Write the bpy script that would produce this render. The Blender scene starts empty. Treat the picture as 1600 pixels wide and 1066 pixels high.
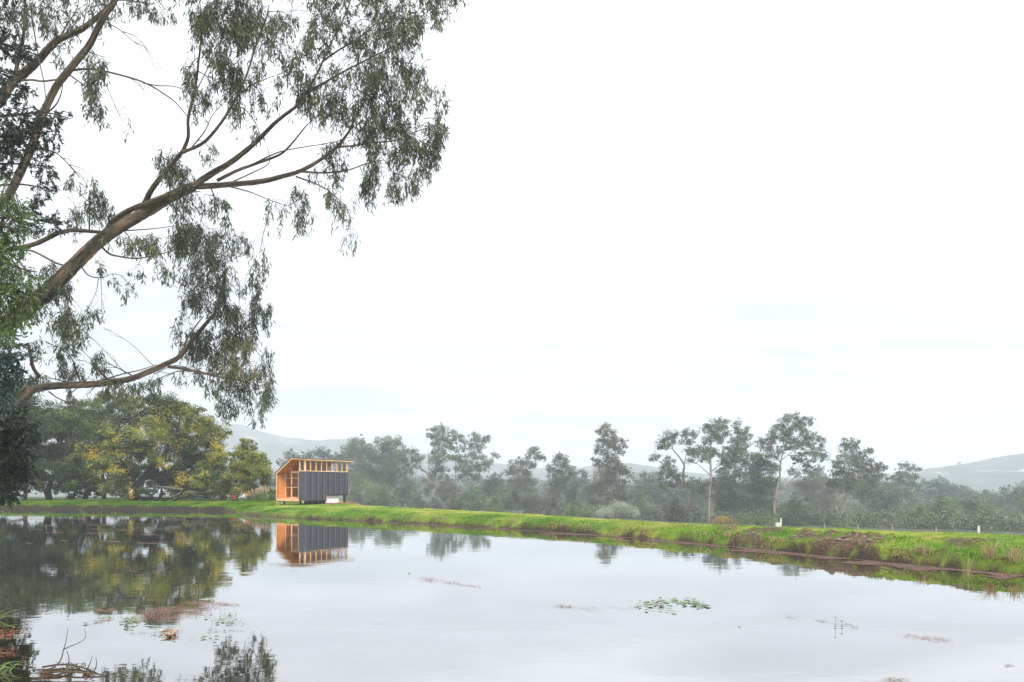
import bpy, math
import numpy as np
R = math.radians
sc = bpy.context.scene

# ------------------------------------------------------------------ camera, sky, sun, exposure
CAMZ = 2.3
cam_data = bpy.data.cameras.new('camera')
cam = bpy.data.objects.new('camera', cam_data)
sc.collection.objects.link(cam)
cam.location = (0, 0, CAMZ)
cam.rotation_euler = (R(90), 0, 0)
cam_data.sensor_width = 36
cam_data.lens = 24
cam_data.shift_y = 0.1406
cam_data.clip_start = 0.1
cam_data.clip_end = 20000
sc.camera = cam

SUN_EL, SUN_AZ = R(46), R(150)          # azimuth clockwise from +Y (the view direction): right, behind the camera
world = bpy.data.worlds.new('World')
sc.world = world
world.use_nodes = True
wt = world.node_tree
wt.nodes.clear()
def wn(t, **k):
    n = wt.nodes.new(t)
    for a, b in k.items():
        setattr(n, a, b)
    return n
def wl(a, b): wt.links.new(a, b)
out = wn('ShaderNodeOutputWorld')
bg = wn('ShaderNodeBackground'); bg.inputs['Strength'].default_value = 0.1
sky = wn('ShaderNodeTexSky', sky_type='NISHITA', sun_disc=False)
sky.sun_elevation = SUN_EL
sky.sun_rotation = SUN_AZ
sky.air_density = 1.0; sky.dust_density = 3.0
tc = wn('ShaderNodeTexCoord')
sep = wn('ShaderNodeSeparateXYZ'); wl(tc.outputs['Generated'], sep.inputs[0])
def wmath(op, a, b=None, clamp=False):
    n = wn('ShaderNodeMath', operation=op); n.use_clamp = clamp
    for i, v in enumerate((a, b)):
        if v is None: continue
        if isinstance(v, (int, float)): n.inputs[i].default_value = v
        else: wl(v, n.inputs[i])
    return n.outputs[0]
zc = wmath('MAXIMUM', sep.outputs['Z'], 0.0)
zd = wmath('ADD', zc, 0.12)
cx = wmath('DIVIDE', sep.outputs['X'], zd); cy = wmath('DIVIDE', sep.outputs['Y'], zd)
cmb = wn('ShaderNodeCombineXYZ'); wl(cx, cmb.inputs[0]); wl(cy, cmb.inputs[1])
mp = wn('ShaderNodeMapping'); wl(cmb.outputs[0], mp.inputs[0])
mp.inputs['Rotation'].default_value = (0, 0, R(28)); mp.inputs['Scale'].default_value = (0.38, 0.95, 1)
nz = wn('ShaderNodeTexNoise'); wl(mp.outputs[0], nz.inputs['Vector'])
nz.inputs['Scale'].default_value = 1.7; nz.inputs['Detail'].default_value = 6; nz.inputs['Roughness'].default_value = 0.55
nz.inputs['Distortion'].default_value = 0.6
cr = wn('ShaderNodeMapRange'); wl(nz.outputs[0], cr.inputs[0])
cr.inputs['From Min'].default_value = 0.36; cr.inputs['From Max'].default_value = 0.64
cr.inputs['To Min'].default_value = 0.74; cr.inputs['To Max'].default_value = 1.22
SKY_LO, SKY_UP = 9.0, 17.0                # brightness of the cloud sheet at the horizon, and its rise towards the zenith
lum = wmath('MULTIPLY', wmath('ADD', wmath('MULTIPLY', wmath('POWER', zc, 1.7), SKY_UP), SKY_LO), cr.outputs[0])
ccol = wn('ShaderNodeMixRGB', blend_type='MIX')
ccol.inputs[1].default_value = (0.925, 0.95, 1.01, 1); ccol.inputs[2].default_value = (0.985, 0.985, 1.01, 1)
wl(nz.outputs[0], ccol.inputs[0])
cloud = wn('ShaderNodeVectorMath', operation='SCALE'); wl(ccol.outputs[0], cloud.inputs[0]); wl(lum, cloud.inputs['Scale'])
mix = wn('ShaderNodeMixRGB', blend_type='MIX'); mix.inputs[0].default_value = 0.88
wl(sky.outputs[0], mix.inputs[1]); wl(cloud.outputs[0], mix.inputs[2])
wl(mix.outputs[0], bg.inputs['Color']); wl(bg.outputs[0], out.inputs[0])

sun_data = bpy.data.lights.new('sun', 'SUN')
sun = bpy.data.objects.new('sun', sun_data)
sc.collection.objects.link(sun)
sun_data.energy = 4.5
sun_data.angle = R(16)
sun_data.color = (1.0, 0.955, 0.89)
sun.rotation_euler = (R(90) - SUN_EL, 0, math.pi - SUN_AZ)
sun.location = (0, 0, 60)

sc.view_settings.view_transform = 'Standard'
sc.view_settings.look = 'None'
sc.view_settings.exposure = 0.22
sc.view_settings.gamma = 1.0
sc.view_settings.use_curve_mapping = False
sc.render.engine = 'CYCLES'
sc.cycles.max_bounces = 7
sc.cycles.diffuse_bounces = 4
sc.cycles.glossy_bounces = 3
sc.cycles.transmission_bounces = 4
sc.cycles.transparent_max_bounces = 24
sc.cycles.volume_bounces = 2
sc.cycles.use_denoising = True

# ------------------------------------------------------------------ helpers
C = sc.collection
FPX = 1600 * 24 / 36.0
HZ = 533 + 0.1406 * 1600
def at(px, py, d):
    """the place that stands d metres ahead and is seen at that spot of the photograph"""
    return np.array([(px - 800) * d / FPX, d, CAMZ + (HZ - py) * d / FPX])

def _hash(ix, iy, seed):
    h = (ix.astype(np.int64) * 374761393 + iy.astype(np.int64) * 668265263 + seed * 974634777) & 0x7fffffff
    h = ((h ^ (h >> 13)) * 1274126177) & 0x7fffffff
    return ((h ^ (h >> 16)) & 0xffff) / 65535.0
def vnoise(x, y, seed=0):
    x = np.asarray(x, float); y = np.asarray(y, float)
    ix = np.floor(x); iy = np.floor(y); fx = x - ix; fy = y - iy
    fx = fx * fx * (3 - 2 * fx); fy = fy * fy * (3 - 2 * fy)
    a = _hash(ix, iy, seed); b = _hash(ix + 1, iy, seed); c = _hash(ix, iy + 1, seed); d = _hash(ix + 1, iy + 1, seed)
    return (a * (1 - fx) + b * fx) * (1 - fy) + (c * (1 - fx) + d * fx) * fy
def fbm(x, y, seed=0, oct=4):
    s = 0; a = 0.5; t = 0
    for i in range(oct):
        s = s + a * vnoise(x * 2 ** i, y * 2 ** i, seed + i * 17); t += a; a *= 0.5
    return s / t
def sstep(a, b, x):
    t = np.clip((x - a) / (b - a), 0, 1)
    return t * t * (3 - 2 * t)

def tag(o, label=None, cat=None, group=None, kind=None):
    if label: o['label'] = label
    if cat: o['category'] = cat
    if group: o['group'] = group
    if kind: o['kind'] = kind
    return o

class Geo:
    """vertices and quads (or triangles) gathered into one mesh"""
    def __init__(s): s.v = []; s.f = []; s.t = []; s.n = 0; s.m = []
    def add(s, v, f, tint=None, mi=0):
        v = np.asarray(v, float).reshape(-1, 3); f = np.asarray(f, int)
        if len(f) == 0: return
        if f.shape[1] == 3: f = np.concatenate([f, np.full((len(f), 1), -1)], 1)
        g = f.copy(); g[g >= 0] += s.n
        s.v.append(v); s.f.append(g); s.n += len(v)
        s.t.append(np.full(len(f), 0.5) if tint is None else np.broadcast_to(tint, (len(f),)).astype(float))
        s.m.append(np.full(len(f), mi))
    def box(s, a, b, mi=0, M=None, tint=None):
        x0, y0, z0 = a; x1, y1, z1 = b
        v = np.array([(x0,y0,z0),(x1,y0,z0),(x1,y1,z0),(x0,y1,z0),(x0,y0,z1),(x1,y0,z1),(x1,y1,z1),(x0,y1,z1)], float)
        if M is not None: v = M(v)
        F = [(0,3,2,1),(4,5,6,7),(0,1,5,4),(1,2,6,5),(2,3,7,6),(3,0,4,7)]
        if M is not None: F = [q[::-1] for q in F]          # the cabin's own axes are mirrored
        s.add(v, F, tint, mi)
    def tube(s, pts, rad, n=7, tint=None, smooth=3, mi=0, wob=0.0, rng=None):
        P = np.asarray(pts, float); r = np.broadcast_to(np.asarray(rad, float), (len(P),)).copy()
        if smooth > 1 and len(P) > 2:
            A = np.vstack([2*P[0]-P[1], P, 2*P[-1]-P[-2]]); o = []; rr = []
            for i in range(1, len(A) - 2):
                for k in range(smooth):
                    t = k / smooth
                    o.append(0.5*((2*A[i])+(-A[i-1]+A[i+1])*t+(2*A[i-1]-5*A[i]+4*A[i+1]-A[i+2])*t*t+(-A[i-1]+3*A[i]-3*A[i+1]+A[i+2])*t**3))
                    rr.append(r[i-1]*(1-t)+r[i]*t)
            o.append(A[-2]); rr.append(r[-1]); P = np.array(o); r = np.array(rr)
        T = np.gradient(P, axis=0); T /= np.linalg.norm(T, axis=1)[:, None] + 1e-9
        up = np.array([0.13, 0.99, 0.07]) if abs(T[0][1]) < 0.8 else np.array([1., 0, 0])
        U = np.cross(T, up); U /= np.linalg.norm(U, axis=1)[:, None] + 1e-9
        W = np.cross(T, U)
        a = np.linspace(0, 2*math.pi, n, endpoint=False)
        rad2 = r[:, None] * np.ones(n)
        if wob and rng is not None: rad2 = rad2 * (1 + wob * rng.uniform(-1, 1, rad2.shape))
        V = P[:, None] + rad2[..., None] * (np.cos(a)[None, :, None]*U[:, None] + np.sin(a)[None, :, None]*W[:, None])
        V = V.reshape(-1, 3); k = len(P)
        i, j = np.meshgrid(np.arange(k-1), np.arange(n), indexing='ij')
        q = np.stack([i*n+j, i*n+(j+1) % n, (i+1)*n+(j+1) % n, (i+1)*n+j], -1).reshape(-1, 4)
        if tint is None:                        # strips of bark that run along the limb
            sd = int(abs(P[0].sum()*997)) % 9973; ii = i.ravel(); jj_ = j.ravel()
            tint = np.clip(.5 + .9*(vnoise(jj_*.9+ii*.03, ii*.09, sd)-.5) + .5*(vnoise(jj_*1.7, ii*.5, sd+5)-.5), 0, 1)
            tint = np.concatenate([tint, np.full(n, .5)])
        e = len(V); V = np.vstack([V, P[-1] + T[-1]*r[-1]*0.5])
        cap = [((k-1)*n+jj, (k-1)*n+(jj+1) % n, e, -1) for jj in range(n)]
        s.add(V, np.vstack([q, cap]), tint, mi)
        return P
    def leaves(s, P, D, N, L, W, tint):
        """pointed leaves: base P, direction D, side N"""
        D = D / (np.linalg.norm(D, axis=1)[:, None] + 1e-9)
        S = np.cross(D, N); S /= np.linalg.norm(S, axis=1)[:, None] + 1e-9
        L = np.broadcast_to(L, (len(P),))[:, None]; W = np.broadcast_to(W, (len(P),))[:, None]
        m = P + D*L*0.42
        V = np.stack([P, m + S*W*0.5, P + D*L, m - S*W*0.5], 1).reshape(-1, 3)
        s.add(V, np.arange(len(V)).reshape(-1, 4), tint)
    def build(s, name, mats, parent=None, smooth=False, attr=True):
        me = bpy.data.meshes.new(name)
        V = np.vstack(s.v); F = np.vstack(s.f); T = np.concatenate(s.t); M = np.concatenate(s.m)
        tri = F[:, 3] < 0
        cnt = np.where(tri, 3, 4)
        loops = F.reshape(-1); loops = loops[loops >= 0]
        st = np.concatenate([[0], np.cumsum(cnt)[:-1]])
        me.vertices.add(len(V)); me.vertices.foreach_set('co', V.astype(np.float32).ravel())
        me.loops.add(len(loops)); me.loops.foreach_set('vertex_index', loops.astype(np.int32))
        me.polygons.add(len(F)); me.polygons.foreach_set('loop_start', st.astype(np.int32))
        try: me.polygons.foreach_set('loop_total', cnt.astype(np.int32))
        except Exception: pass
        mats = mats if isinstance(mats, (list, tuple)) else [mats]
        for m in mats: me.materials.append(m)
        if len(mats) > 1: me.polygons.foreach_set('material_index', M.astype(np.int32))
        me.update(calc_edges=True)
        if attr:
            a = me.attributes.new('tint', 'FLOAT', 'FACE'); a.data.foreach_set('value', T.astype(np.float32))
        me.polygons.foreach_set('use_smooth', np.full(len(F), smooth))
        o = bpy.data.objects.new(name, me); C.objects.link(o)
        if parent is not None:
            o.parent = parent
            o.matrix_parent_inverse.identity()
            o.location = tuple(-np.array(parent.get('_w', (0, 0, 0))))if False else (0, 0, 0)
        return o
def shift_to(o, base):
    """move the mesh so that it is told from the given base point"""
    me = o.data; n = len(me.vertices); a = np.empty(n*3, np.float32); me.vertices.foreach_get('co', a)
    a = a.reshape(-1, 3) - np.asarray(base, np.float32); me.vertices.foreach_set('co', a.ravel()); me.update()
    return o
def root(name, base, label, cat, group=None):
    o = bpy.data.objects.new(name, None); C.objects.link(o); o.location = tuple(base); o.empty_display_size = 0.3
    return tag(o, label, cat, group)
def part(g, name, mats, parent, base, smooth=False, kind=None):
    o = g.build(name, mats, parent, smooth); shift_to(o, base)
    if kind: o['kind'] = kind
    return o
def solo(g, name, mats, base, label, cat, group=None, smooth=False, kind=None):
    o = g.build(name, mats, None, smooth); shift_to(o, base); o.location = tuple(base)
    return tag(o, label, cat, group, kind)

# ------------------------------------------------------------------ materials
class NT:
    def __init__(s, name):
        s.m = bpy.data.materials.new(name); s.m.use_nodes = True; s.t = s.m.node_tree
        s.p = s.t.nodes['Principled BSDF']; s.o = s.t.nodes['Material Output']
    def n(s, t, **k):
        x = s.t.nodes.new(t)
        for a, b in k.items(): setattr(x, a, b)
        return x
    def l(s, a, b): s.t.links.new(a, b)
    def noise(s, scale, detail=4, rough=0.55, vec=None, dist=0):
        x = s.n('ShaderNodeTexNoise'); x.inputs['Scale'].default_value = scale; x.inputs['Detail'].default_value = detail
        x.inputs['Roughness'].default_value = rough; x.inputs['Distortion'].default_value = dist
        if vec is None: vec = s.coord()
        s.l(vec, x.inputs['Vector']); return x.outputs[0]
    def coord(s, scale=(1, 1, 1)):
        c = s.n('ShaderNodeTexCoord'); mp = s.n('ShaderNodeMapping'); s.l(c.outputs['Object'], mp.inputs[0])
        mp.inputs['Scale'].default_value = scale; return mp.outputs[0]
    def ramp(s, fac, stops):
        r = s.n('ShaderNodeValToRGB'); e = r.color_ramp.elements
        while len(e) < len(stops): e.new(0.5)
        for x, (p, c) in zip(e, stops): x.position = p; x.color = (*c, 1)
        s.l(fac, r.inputs[0]); return r.outputs[0]
    def bump(s, h, strength=0.3, dist=0.02):
        b = s.n('ShaderNodeBump'); b.inputs['Strength'].default_value = strength; b.inputs['Distance'].default_value = dist
        s.l(h, b.inputs['Height']); s.l(b.outputs[0], s.p.inputs['Normal']); return b
    def attr(s, name):
        a = s.n('ShaderNodeAttribute'); a.attribute_name = name; return a.outputs['Fac']
    def mth(s, op, a, b, clamp=False):
        x = s.n('ShaderNodeMath', operation=op); x.use_clamp = clamp
        for i, v in enumerate((a, b)):
            if isinstance(v, (int, float)): x.inputs[i].default_value = v
            else: s.l(v, x.inputs[i])
        return x.outputs[0]

def leaf_mat(name, stops, trans=0.3, rough=0.5, spec=0.4):
    k = NT(name); col = k.ramp(k.attr('tint'), stops)
    k.l(col, k.p.inputs['Base Color']); k.p.inputs['Roughness'].default_value = rough
    k.p.inputs['Specular IOR Level'].default_value = spec
    tr = k.n('ShaderNodeBsdfTranslucent'); k.l(col, tr.inputs['Color'])
    mx = k.n('ShaderNodeMixShader'); mx.inputs[0].default_value = trans
    k.l(k.p.outputs[0], mx.inputs[1]); k.l(tr.outputs[0], mx.inputs[2]); k.l(mx.outputs[0], k.o.inputs['Surface'])
    return k.m
def bark_mat(name, a, b, scale=6, streak=(3, 3, .5), strength=0.6, mid=None):
    k = NT(name); v = k.coord(streak); h = k.noise(scale, 6, .65, v, .4)
    f = k.mth('ADD', k.mth('MULTIPLY', k.attr('tint'), .62), k.mth('MULTIPLY', h, .45), True)
    stops = [(0.22, a), (0.8, b)] if mid is None else [(0.25, a), (.52, mid), (0.85, b)]
    k.l(k.ramp(f, stops), k.p.inputs['Base Color']); k.p.inputs['Roughness'].default_value = 0.9; k.p.inputs['Specular IOR Level'].default_value = .25
    k.bump(h, strength, .05); return k.m
def plain(name, a, b, scale=8, rough=.6, metal=0, bump=0.1, spec=0.5):
    k = NT(name); h = k.noise(scale, 5)
    k.l(k.ramp(h, [(0.3, a), (0.7, b)]), k.p.inputs['Base Color']); k.p.inputs['Roughness'].default_value = rough
    k.p.inputs['Metallic'].default_value = metal; k.p.inputs['Specular IOR Level'].default_value = spec
    if bump: k.bump(h, bump, .01)
    return k.m

M = {}
M['gum_leaf'] = leaf_mat('gum leaves', [(0.0, (.014, .022, .010)), (.45, (.046, .062, .030)), (.8, (.125, .150, .058)), (1, (.28, .19, .08))], .30, .42)
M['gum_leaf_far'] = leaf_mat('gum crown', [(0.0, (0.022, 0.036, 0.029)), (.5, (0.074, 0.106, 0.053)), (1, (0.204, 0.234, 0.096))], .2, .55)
M['round_leaf_far'] = leaf_mat('broad crown', [(0.0, (0.024, 0.043, 0.022)), (.5, (0.084, 0.132, 0.046)), (1, (0.228, 0.282, 0.090))], .2, .55)
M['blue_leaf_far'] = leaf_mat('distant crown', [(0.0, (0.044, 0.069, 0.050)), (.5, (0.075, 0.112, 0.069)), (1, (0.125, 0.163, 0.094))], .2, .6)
M['brown_leaf_far'] = leaf_mat('brownish crown', [(0.0, (0.034, 0.036, 0.029)), (.5, (0.102, 0.106, 0.062)), (1, (0.216, 0.210, 0.108))], .2, .6)
M['silver_leaf'] = leaf_mat('silver shrub leaves', [(0.0, (.12, .15, .09)), (.5, (.27, .31, .22)), (1, (.46, .50, .40))], .2, .6)
M['lime_leaf'] = leaf_mat('fresh shrub leaves', [(0.0, (.05, .08, .02)), (.5, (.12, .18, .05)), (1, (.24, .30, .09))], .25, .6)
M['orange_leaf'] = leaf_mat('orange flowering shrub leaves', [(0.0, (.10, .11, .03)), (.45, (.26, .20, .04)), (1, (.50, .28, .05))], .2, .6)
M['wattle_leaf'] = leaf_mat('wattle leaves', [(0.0, (.012, .020, .006)), (.38, (.040, .062, .014)), (.62, (.125, .160, .034)), (1, (.32, .33, .06))], .12, .5)
M['wattle_flower'] = leaf_mat('wattle blossom', [(0.0, (.30, .23, .02)), (.5, (.55, .42, .03)), (1, (.70, .50, .05))], .3, .6)
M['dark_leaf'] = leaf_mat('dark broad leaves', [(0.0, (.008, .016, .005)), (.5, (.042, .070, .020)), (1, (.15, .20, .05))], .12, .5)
M['needle'] = leaf_mat('cypress needles', [(0.0, (.005, .010, .006)), (.6, (.014, .026, .014)), (1, (.040, .065, .030))], .1, .5)
M['near_leaf'] = leaf_mat('hanging green leaves', [(0.0, (.035, .060, .022)), (.5, (.070, .115, .034)), (1, (.19, .25, .070))], .35, .45)
M['blue_leaf'] = leaf_mat('blue green leaves', [(0.0, (.014, .030, .022)), (.5, (.035, .065, .058)), (1, (.10, .15, .15))], .2, .35)
M['bark_red'] = bark_mat('peeling red gum bark', (.018, .012, .010), (.200, .125, .085), 7, (2, 2, 2), .9, (.062, .050, .036))
M['bark_dark'] = bark_mat('dark bark', (.014, .011, .009), (.055, .042, .034), 7)
M['bark_tan'] = bark_mat('pale gum bark', (.10, .075, .055), (.36, .27, .20), 3)
M['bark_grey'] = bark_mat('grey bark', (.09, .08, .07), (.24, .21, .18), 4)

# ------------------------------------------------------------------ ground and pond
shore = np.array([(13, 17.3), (10.3, 21.7), (7.5, 26.7), (2.5, 33), (-3.6, 38.9), (-9.9, 43.8), (-17, 49), (-21.5, 54), (-24.8, 59.5), (-30, 62.0), (-38, 63), (-47, 63.6),
                  (-53, 61), (-50, 54), (-38, 42), (-27, 31), (-18.5, 21.5), (-12.6, 14.5), (-9.9, 11.6), (-8.4, 9.2), (-6.5, 6.2), (0, 4.2), (10, 3.6), (18, 5), (18.5, 10)], float)
def smooth_loop(P, k=10):
    n = len(P); o = []
    for i in range(n):
        a, b, c, d = P[(i-1) % n], P[i], P[(i+1) % n], P[(i+2) % n]
        for j in range(k):
            t = j/k
            o.append(0.5*((2*b)+(-a+c)*t+(2*a-5*b+4*c-d)*t*t+(-a+3*b-3*c+d)*t**3))
    return np.array(o)
SH = smooth_loop(shore)
def sdist(x, y):
    x = np.asarray(x, float).ravel(); y = np.asarray(y, float).ravel()
    A = SH; B = np.roll(SH, -1, 0); best = np.full(len(x), 1e18); ins = np.zeros(len(x), bool)
    for a, b in zip(A, B):
        e = b - a; wx = x - a[0]; wy = y - a[1]
        t = np.clip((wx*e[0]+wy*e[1])/(e@e), 0, 1)
        best = np.minimum(best, (wx-t*e[0])**2+(wy-t*e[1])**2)
        if a[1] != b[1]:
            c = ((a[1] > y) != (b[1] > y)) & (x < (b[0]-a[0])*(y-a[1])/(b[1]-a[1]) + a[0])
            ins ^= c
    d = np.sqrt(best); return np.where(ins, -d, d)
def beyond(x, y):
    """metres past the back edge of the flat bank top (negative: still on it)"""
    yy = np.maximum(y, 6); a = 800 + FPX*x/yy
    db = np.interp(a, [-4000, 500, 546, 566, 620, 700, 800, 900, 1000, 1100, 1250, 1400, 1600, 2400, 6000], [98, 96, 66, 57.5, 52.6, 46.5, 41.5, 36.5, 32.6, 29.7, 26.6, 23.7, 21.5, 20, 22])
    return np.where(y > 6, (y - db)*.85, -20)
def ground_z(x, y, s=None, detail=True):
    x = np.asarray(x, float); y = np.asarray(y, float); shp = x.shape
    xf = x.ravel(); yf = y.ravel()
    if s is None: s = sdist(xf, yf)
    s = s.ravel()
    e = s + (fbm(xf*0.9, yf*0.9, 3)-0.5)*0.5 + (vnoise(xf*4, yf*4, 9)-0.5)*0.08
    e = np.where(np.abs(s) < 6, e, s)
    top = 0.60 + 0.04*(fbm(xf*0.25, yf*0.25, 5)-0.5)*2 + 0.10*sstep(8, 15, xf) - 0.04*sstep(-2, 3, xf)*sstep(9, 5, xf)
    lip = 0.36 + 0.16*(fbm(xf*0.5, yf*0.5, 31)-0.4)
    z = np.interp(e, [-3, -0.4, 0.0, 0.10, 0.30, 0.32], [-0.9, -0.35, -0.06, 0.05, 1, 1])
    z = np.where(e > 0.10, 0.05 + (lip-0.05)*sstep(0.10, 0.42, e) + (top-lip)*sstep(0.35, 1.9, e), z)
    o = beyond(xf, yf); o = np.where(s < .5, -1, o)
    drop = np.where(o > 0, -np.minimum(0.26*o, 3.0) - 5.4*sstep(8, 95, o), 0)
    k = np.clip(o/2.0, 0, 1); drop = drop*(k*(2-k))
    z = z + drop
    if detail:
        z = z + np.where(s > 0.2, (fbm(xf*2.1, yf*2.1, 8)-0.5)*0.07, 0)
        c = clods(xf, yf, s)
        z = z + c*(0.05 + 0.30*np.abs(vnoise(xf*3.3, yf*3.3, 77)-0.5))
        far = sstep(60, 300, s); z = z + far*(fbm(xf*0.004, yf*0.004, 14)-0.5)*8
    return z.reshape(shp)
def clods(x, y, s):
    """bare broken soil on the bank"""
    px = 800 + FPX*x/np.maximum(y, 1)
    m = sstep(0.50, 0.62, fbm(x*0.8, y*0.8, 51)) * sstep(0.1, 0.3, s)*sstep(2.4, 1.5, s)
    k = sstep(1215, 1270, px)*sstep(1385, 1340, px)*sstep(0.15, .35, s)*sstep(2.1, 1.4, s)*sstep(.30, .45, fbm(x*1.6, y*1.6, 52))
    right = sstep(1000, 1200, px)
    return np.clip(m*(0.22*sstep(560, 700, px)+0.70*right) + k, 0, 1)
def patch(x, y, s):
    """0 lush green .. 1 dry straw"""
    t = 0.30 + 0.9*(fbm(x*0.55, y*0.55, 21)-0.42) + 0.55*(fbm(x*2.2, y*2.2, 22)-0.5)
    t = t + 0.10*sstep(1.0, 3.0, s) - 0.12*sstep(1.6, .8, s)*sstep(.2, .5, s)
    return np.clip(t, 0, 1)

def axis(parts):
    o = []
    for a, b, h in parts: o.append(np.arange(a, b, h))
    return np.concatenate(o)
gx = np.concatenate([-np.geomspace(4500, 61, 26), axis([(-60, -14, .34), (-14, 20, .13), (20, 40, .5)]), np.geomspace(41, 4500, 28)])
gy = np.concatenate([-np.geomspace(900, 6, 14), axis([(-5, 8, .6), (8, 12, .3), (12, 47, .13), (47, 84, .3), (84, 110, 1)]), np.geomspace(112, 4800, 30)])
GX, GY = np.meshgrid(gx, gy, indexing='ij')
S = sdist(GX, GY)
Z = ground_z(GX, GY, S).ravel()
V = np.stack([GX.ravel(), GY.ravel(), Z], 1)
nx, ny = len(gx), len(gy)
I, J = np.meshgrid(np.arange(nx-1), np.arange(ny-1), indexing='ij')
Q = np.stack([I*ny+J, (I+1)*ny+J, (I+1)*ny+J+1, I*ny+J+1], -1).reshape(-1, 4)
k = NT('turf and soil')
soil = k.attr('soil'); dry = k.attr('dry'); wood = k.attr('wood')
n1 = k.noise(9, 6, .6); n2 = k.noise(38, 5, .6)
g = k.ramp(dry, [(0.15, (.065, .145, .010)), (.42, (.145, .225, .022)), (.72, (.28, .27, .06)), (1, (.36, .26, .09))])
gm = k.n('ShaderNodeMixRGB', blend_type='MULTIPLY'); gm.inputs[0].default_value = .55
k.l(g, gm.inputs[1]); k.l(k.ramp(n2, [(0.3, (.45, .5, .4)), (.7, (1.25, 1.2, 1.1))]), gm.inputs[2])
so = k.ramp(n1, [(0.25, (.030, .018, .012)), (.5, (.085, .055, .036)), (.75, (.20, .142, .10))])
wet = k.n('ShaderNodeMixRGB'); k.l(k.attr('wet'), wet.inputs[0]); k.l(so, wet.inputs[1]); wet.inputs[2].default_value = (.020, .015, .010, 1); so = wet.outputs[0]  # darkens damp mud, and paints the trees' shade on the far-left bank
mx = k.n('ShaderNodeMixRGB'); k.l(k.mth('ADD', k.mth('MULTIPLY', soil, 1.0), k.mth('MULTIPLY', k.mth('SUBTRACT', n2, .5), .35), True), mx.inputs[0]); k.l(gm.outputs[0], mx.inputs[1]); k.l(so, mx.inputs[2])
wf = k.ramp(k.noise(.25, 5, .6), [(.3, (.030, .042, .022)), (.7, (.075, .095, .045))])
mw = k.n('ShaderNodeMixRGB'); k.l(wood, mw.inputs[0]); k.l(mx.outputs[0], mw.inputs[1]); k.l(wf, mw.inputs[2])
k.l(mw.outputs[0], k.p.inputs['Base Color']); k.p.inputs['Roughness'].default_value = .9; k.p.inputs['Specular IOR Level'].default_value = .2
k.bump(n2, .7, .05)
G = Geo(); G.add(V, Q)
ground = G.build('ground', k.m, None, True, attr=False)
tag(ground, kind='structure')
sv = np.clip(sstep(0.34, 0.12, S + (fbm(GX.ravel()*3, GY.ravel()*3, 61)-.5)*.5) + clods(GX.ravel(), GY.ravel(), S), 0, 1)
sv = np.maximum(sv, sstep(.85, .5, S + (fbm(GX.ravel()*.8, GY.ravel()*.8, 62)-.5)*.5)*sstep(-22, -26, GX.ravel()))  # bare soil widened on the far-left bank to darken it like tree shade
a = ground.data.attributes.new('soil', 'FLOAT', 'POINT'); a.data.foreach_set('value', sv.astype(np.float32))
a = ground.data.attributes.new('dry', 'FLOAT', 'POINT'); a.data.foreach_set('value', patch(GX.ravel(), GY.ravel(), S).astype(np.float32))

wd = sstep(5, 12, beyond(GX.ravel(), GY.ravel()) + 2*fbm(GX.ravel()*.2, GY.ravel()*.2, 5)); wd = np.maximum(wd, sstep(9, 13, S)*(GX.ravel() < -24)*(GY.ravel() > 20))
a = ground.data.attributes.new('wood', 'FLOAT', 'POINT'); a.data.foreach_set('value', wd.astype(np.float32))

wet_shade = np.maximum(sstep(.95, .75, S)*sstep(-20, -25, GX.ravel()), sstep(.32, .12, S)*.8)  # shade of trees painted on the far-left bank, plus damp mud at the waterline
a = ground.data.attributes.new('wet', 'FLOAT', 'POINT'); a.data.foreach_set('value', wet_shade.astype(np.float32))

# water: one sheet that ends under the banks
cen = SH.mean(0)
tg = np.roll(SH, -1, 0) - np.roll(SH, 1, 0); nrm = np.stack([tg[:, 1], -tg[:, 0]], 1); nrm /= np.linalg.norm(nrm, axis=1)[:, None]
test = sdist(SH[:, 0]+nrm[:, 0]*.3, SH[:, 1]+nrm[:, 1]*.3).mean()
WO = SH + nrm*(0.75 if test > 0 else -0.75)
me = bpy.data.meshes.new('water')
pts = [(float(p[0]), float(p[1]), 0.0) for p in WO]
me.from_pydata(pts, [], [tuple(range(len(pts)))]); me.update()
if me.polygons[0].normal.z < 0: me.flip_normals()
water = bpy.data.objects.new('water', me); C.objects.link(water); tag(water, kind='structure')
k = NT('still pond water')
k.p.inputs['Base Color'].default_value = (.020, .018, .010, 1); k.p.inputs['Roughness'].default_value = .6; k.p.inputs['Specular IOR Level'].default_value = 0
gls = k.n('ShaderNodeBsdfGlossy'); gls.inputs['Roughness'].default_value = .018; gls.inputs['Color'].default_value = (.97, .968, .972, 1)
frn = k.n('ShaderNodeFresnel'); frn.inputs[0].default_value = 1.33
wmx = k.n('ShaderNodeMixShader'); k.l(k.mth('ADD', k.mth('MULTIPLY', frn.outputs[0], .38), .61, True), wmx.inputs[0])
k.l(k.p.outputs[0], wmx.inputs[1]); k.l(gls.outputs[0], wmx.inputs[2]); k.l(wmx.outputs[0], k.o.inputs['Surface'])
v = k.coord((.55, 1.0, 1)); a1 = k.noise(1.6, 3, .5, v); a2 = k.noise(7, 2, .5, k.coord((.6, 1, 1)))
big = k.noise(.16, 2, .5)
h = k.mth('ADD', k.mth('MULTIPLY', a1, 1.0), k.mth('MULTIPLY', a2, .12))
h = k.mth('MULTIPLY', h, k.mth('ADD', k.mth('MULTIPLY', big, 1.0), .1))
wb = k.bump(h, .09, .05); k.l(wb.outputs[0], gls.inputs['Normal'])
me.materials.append(k.m)

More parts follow.
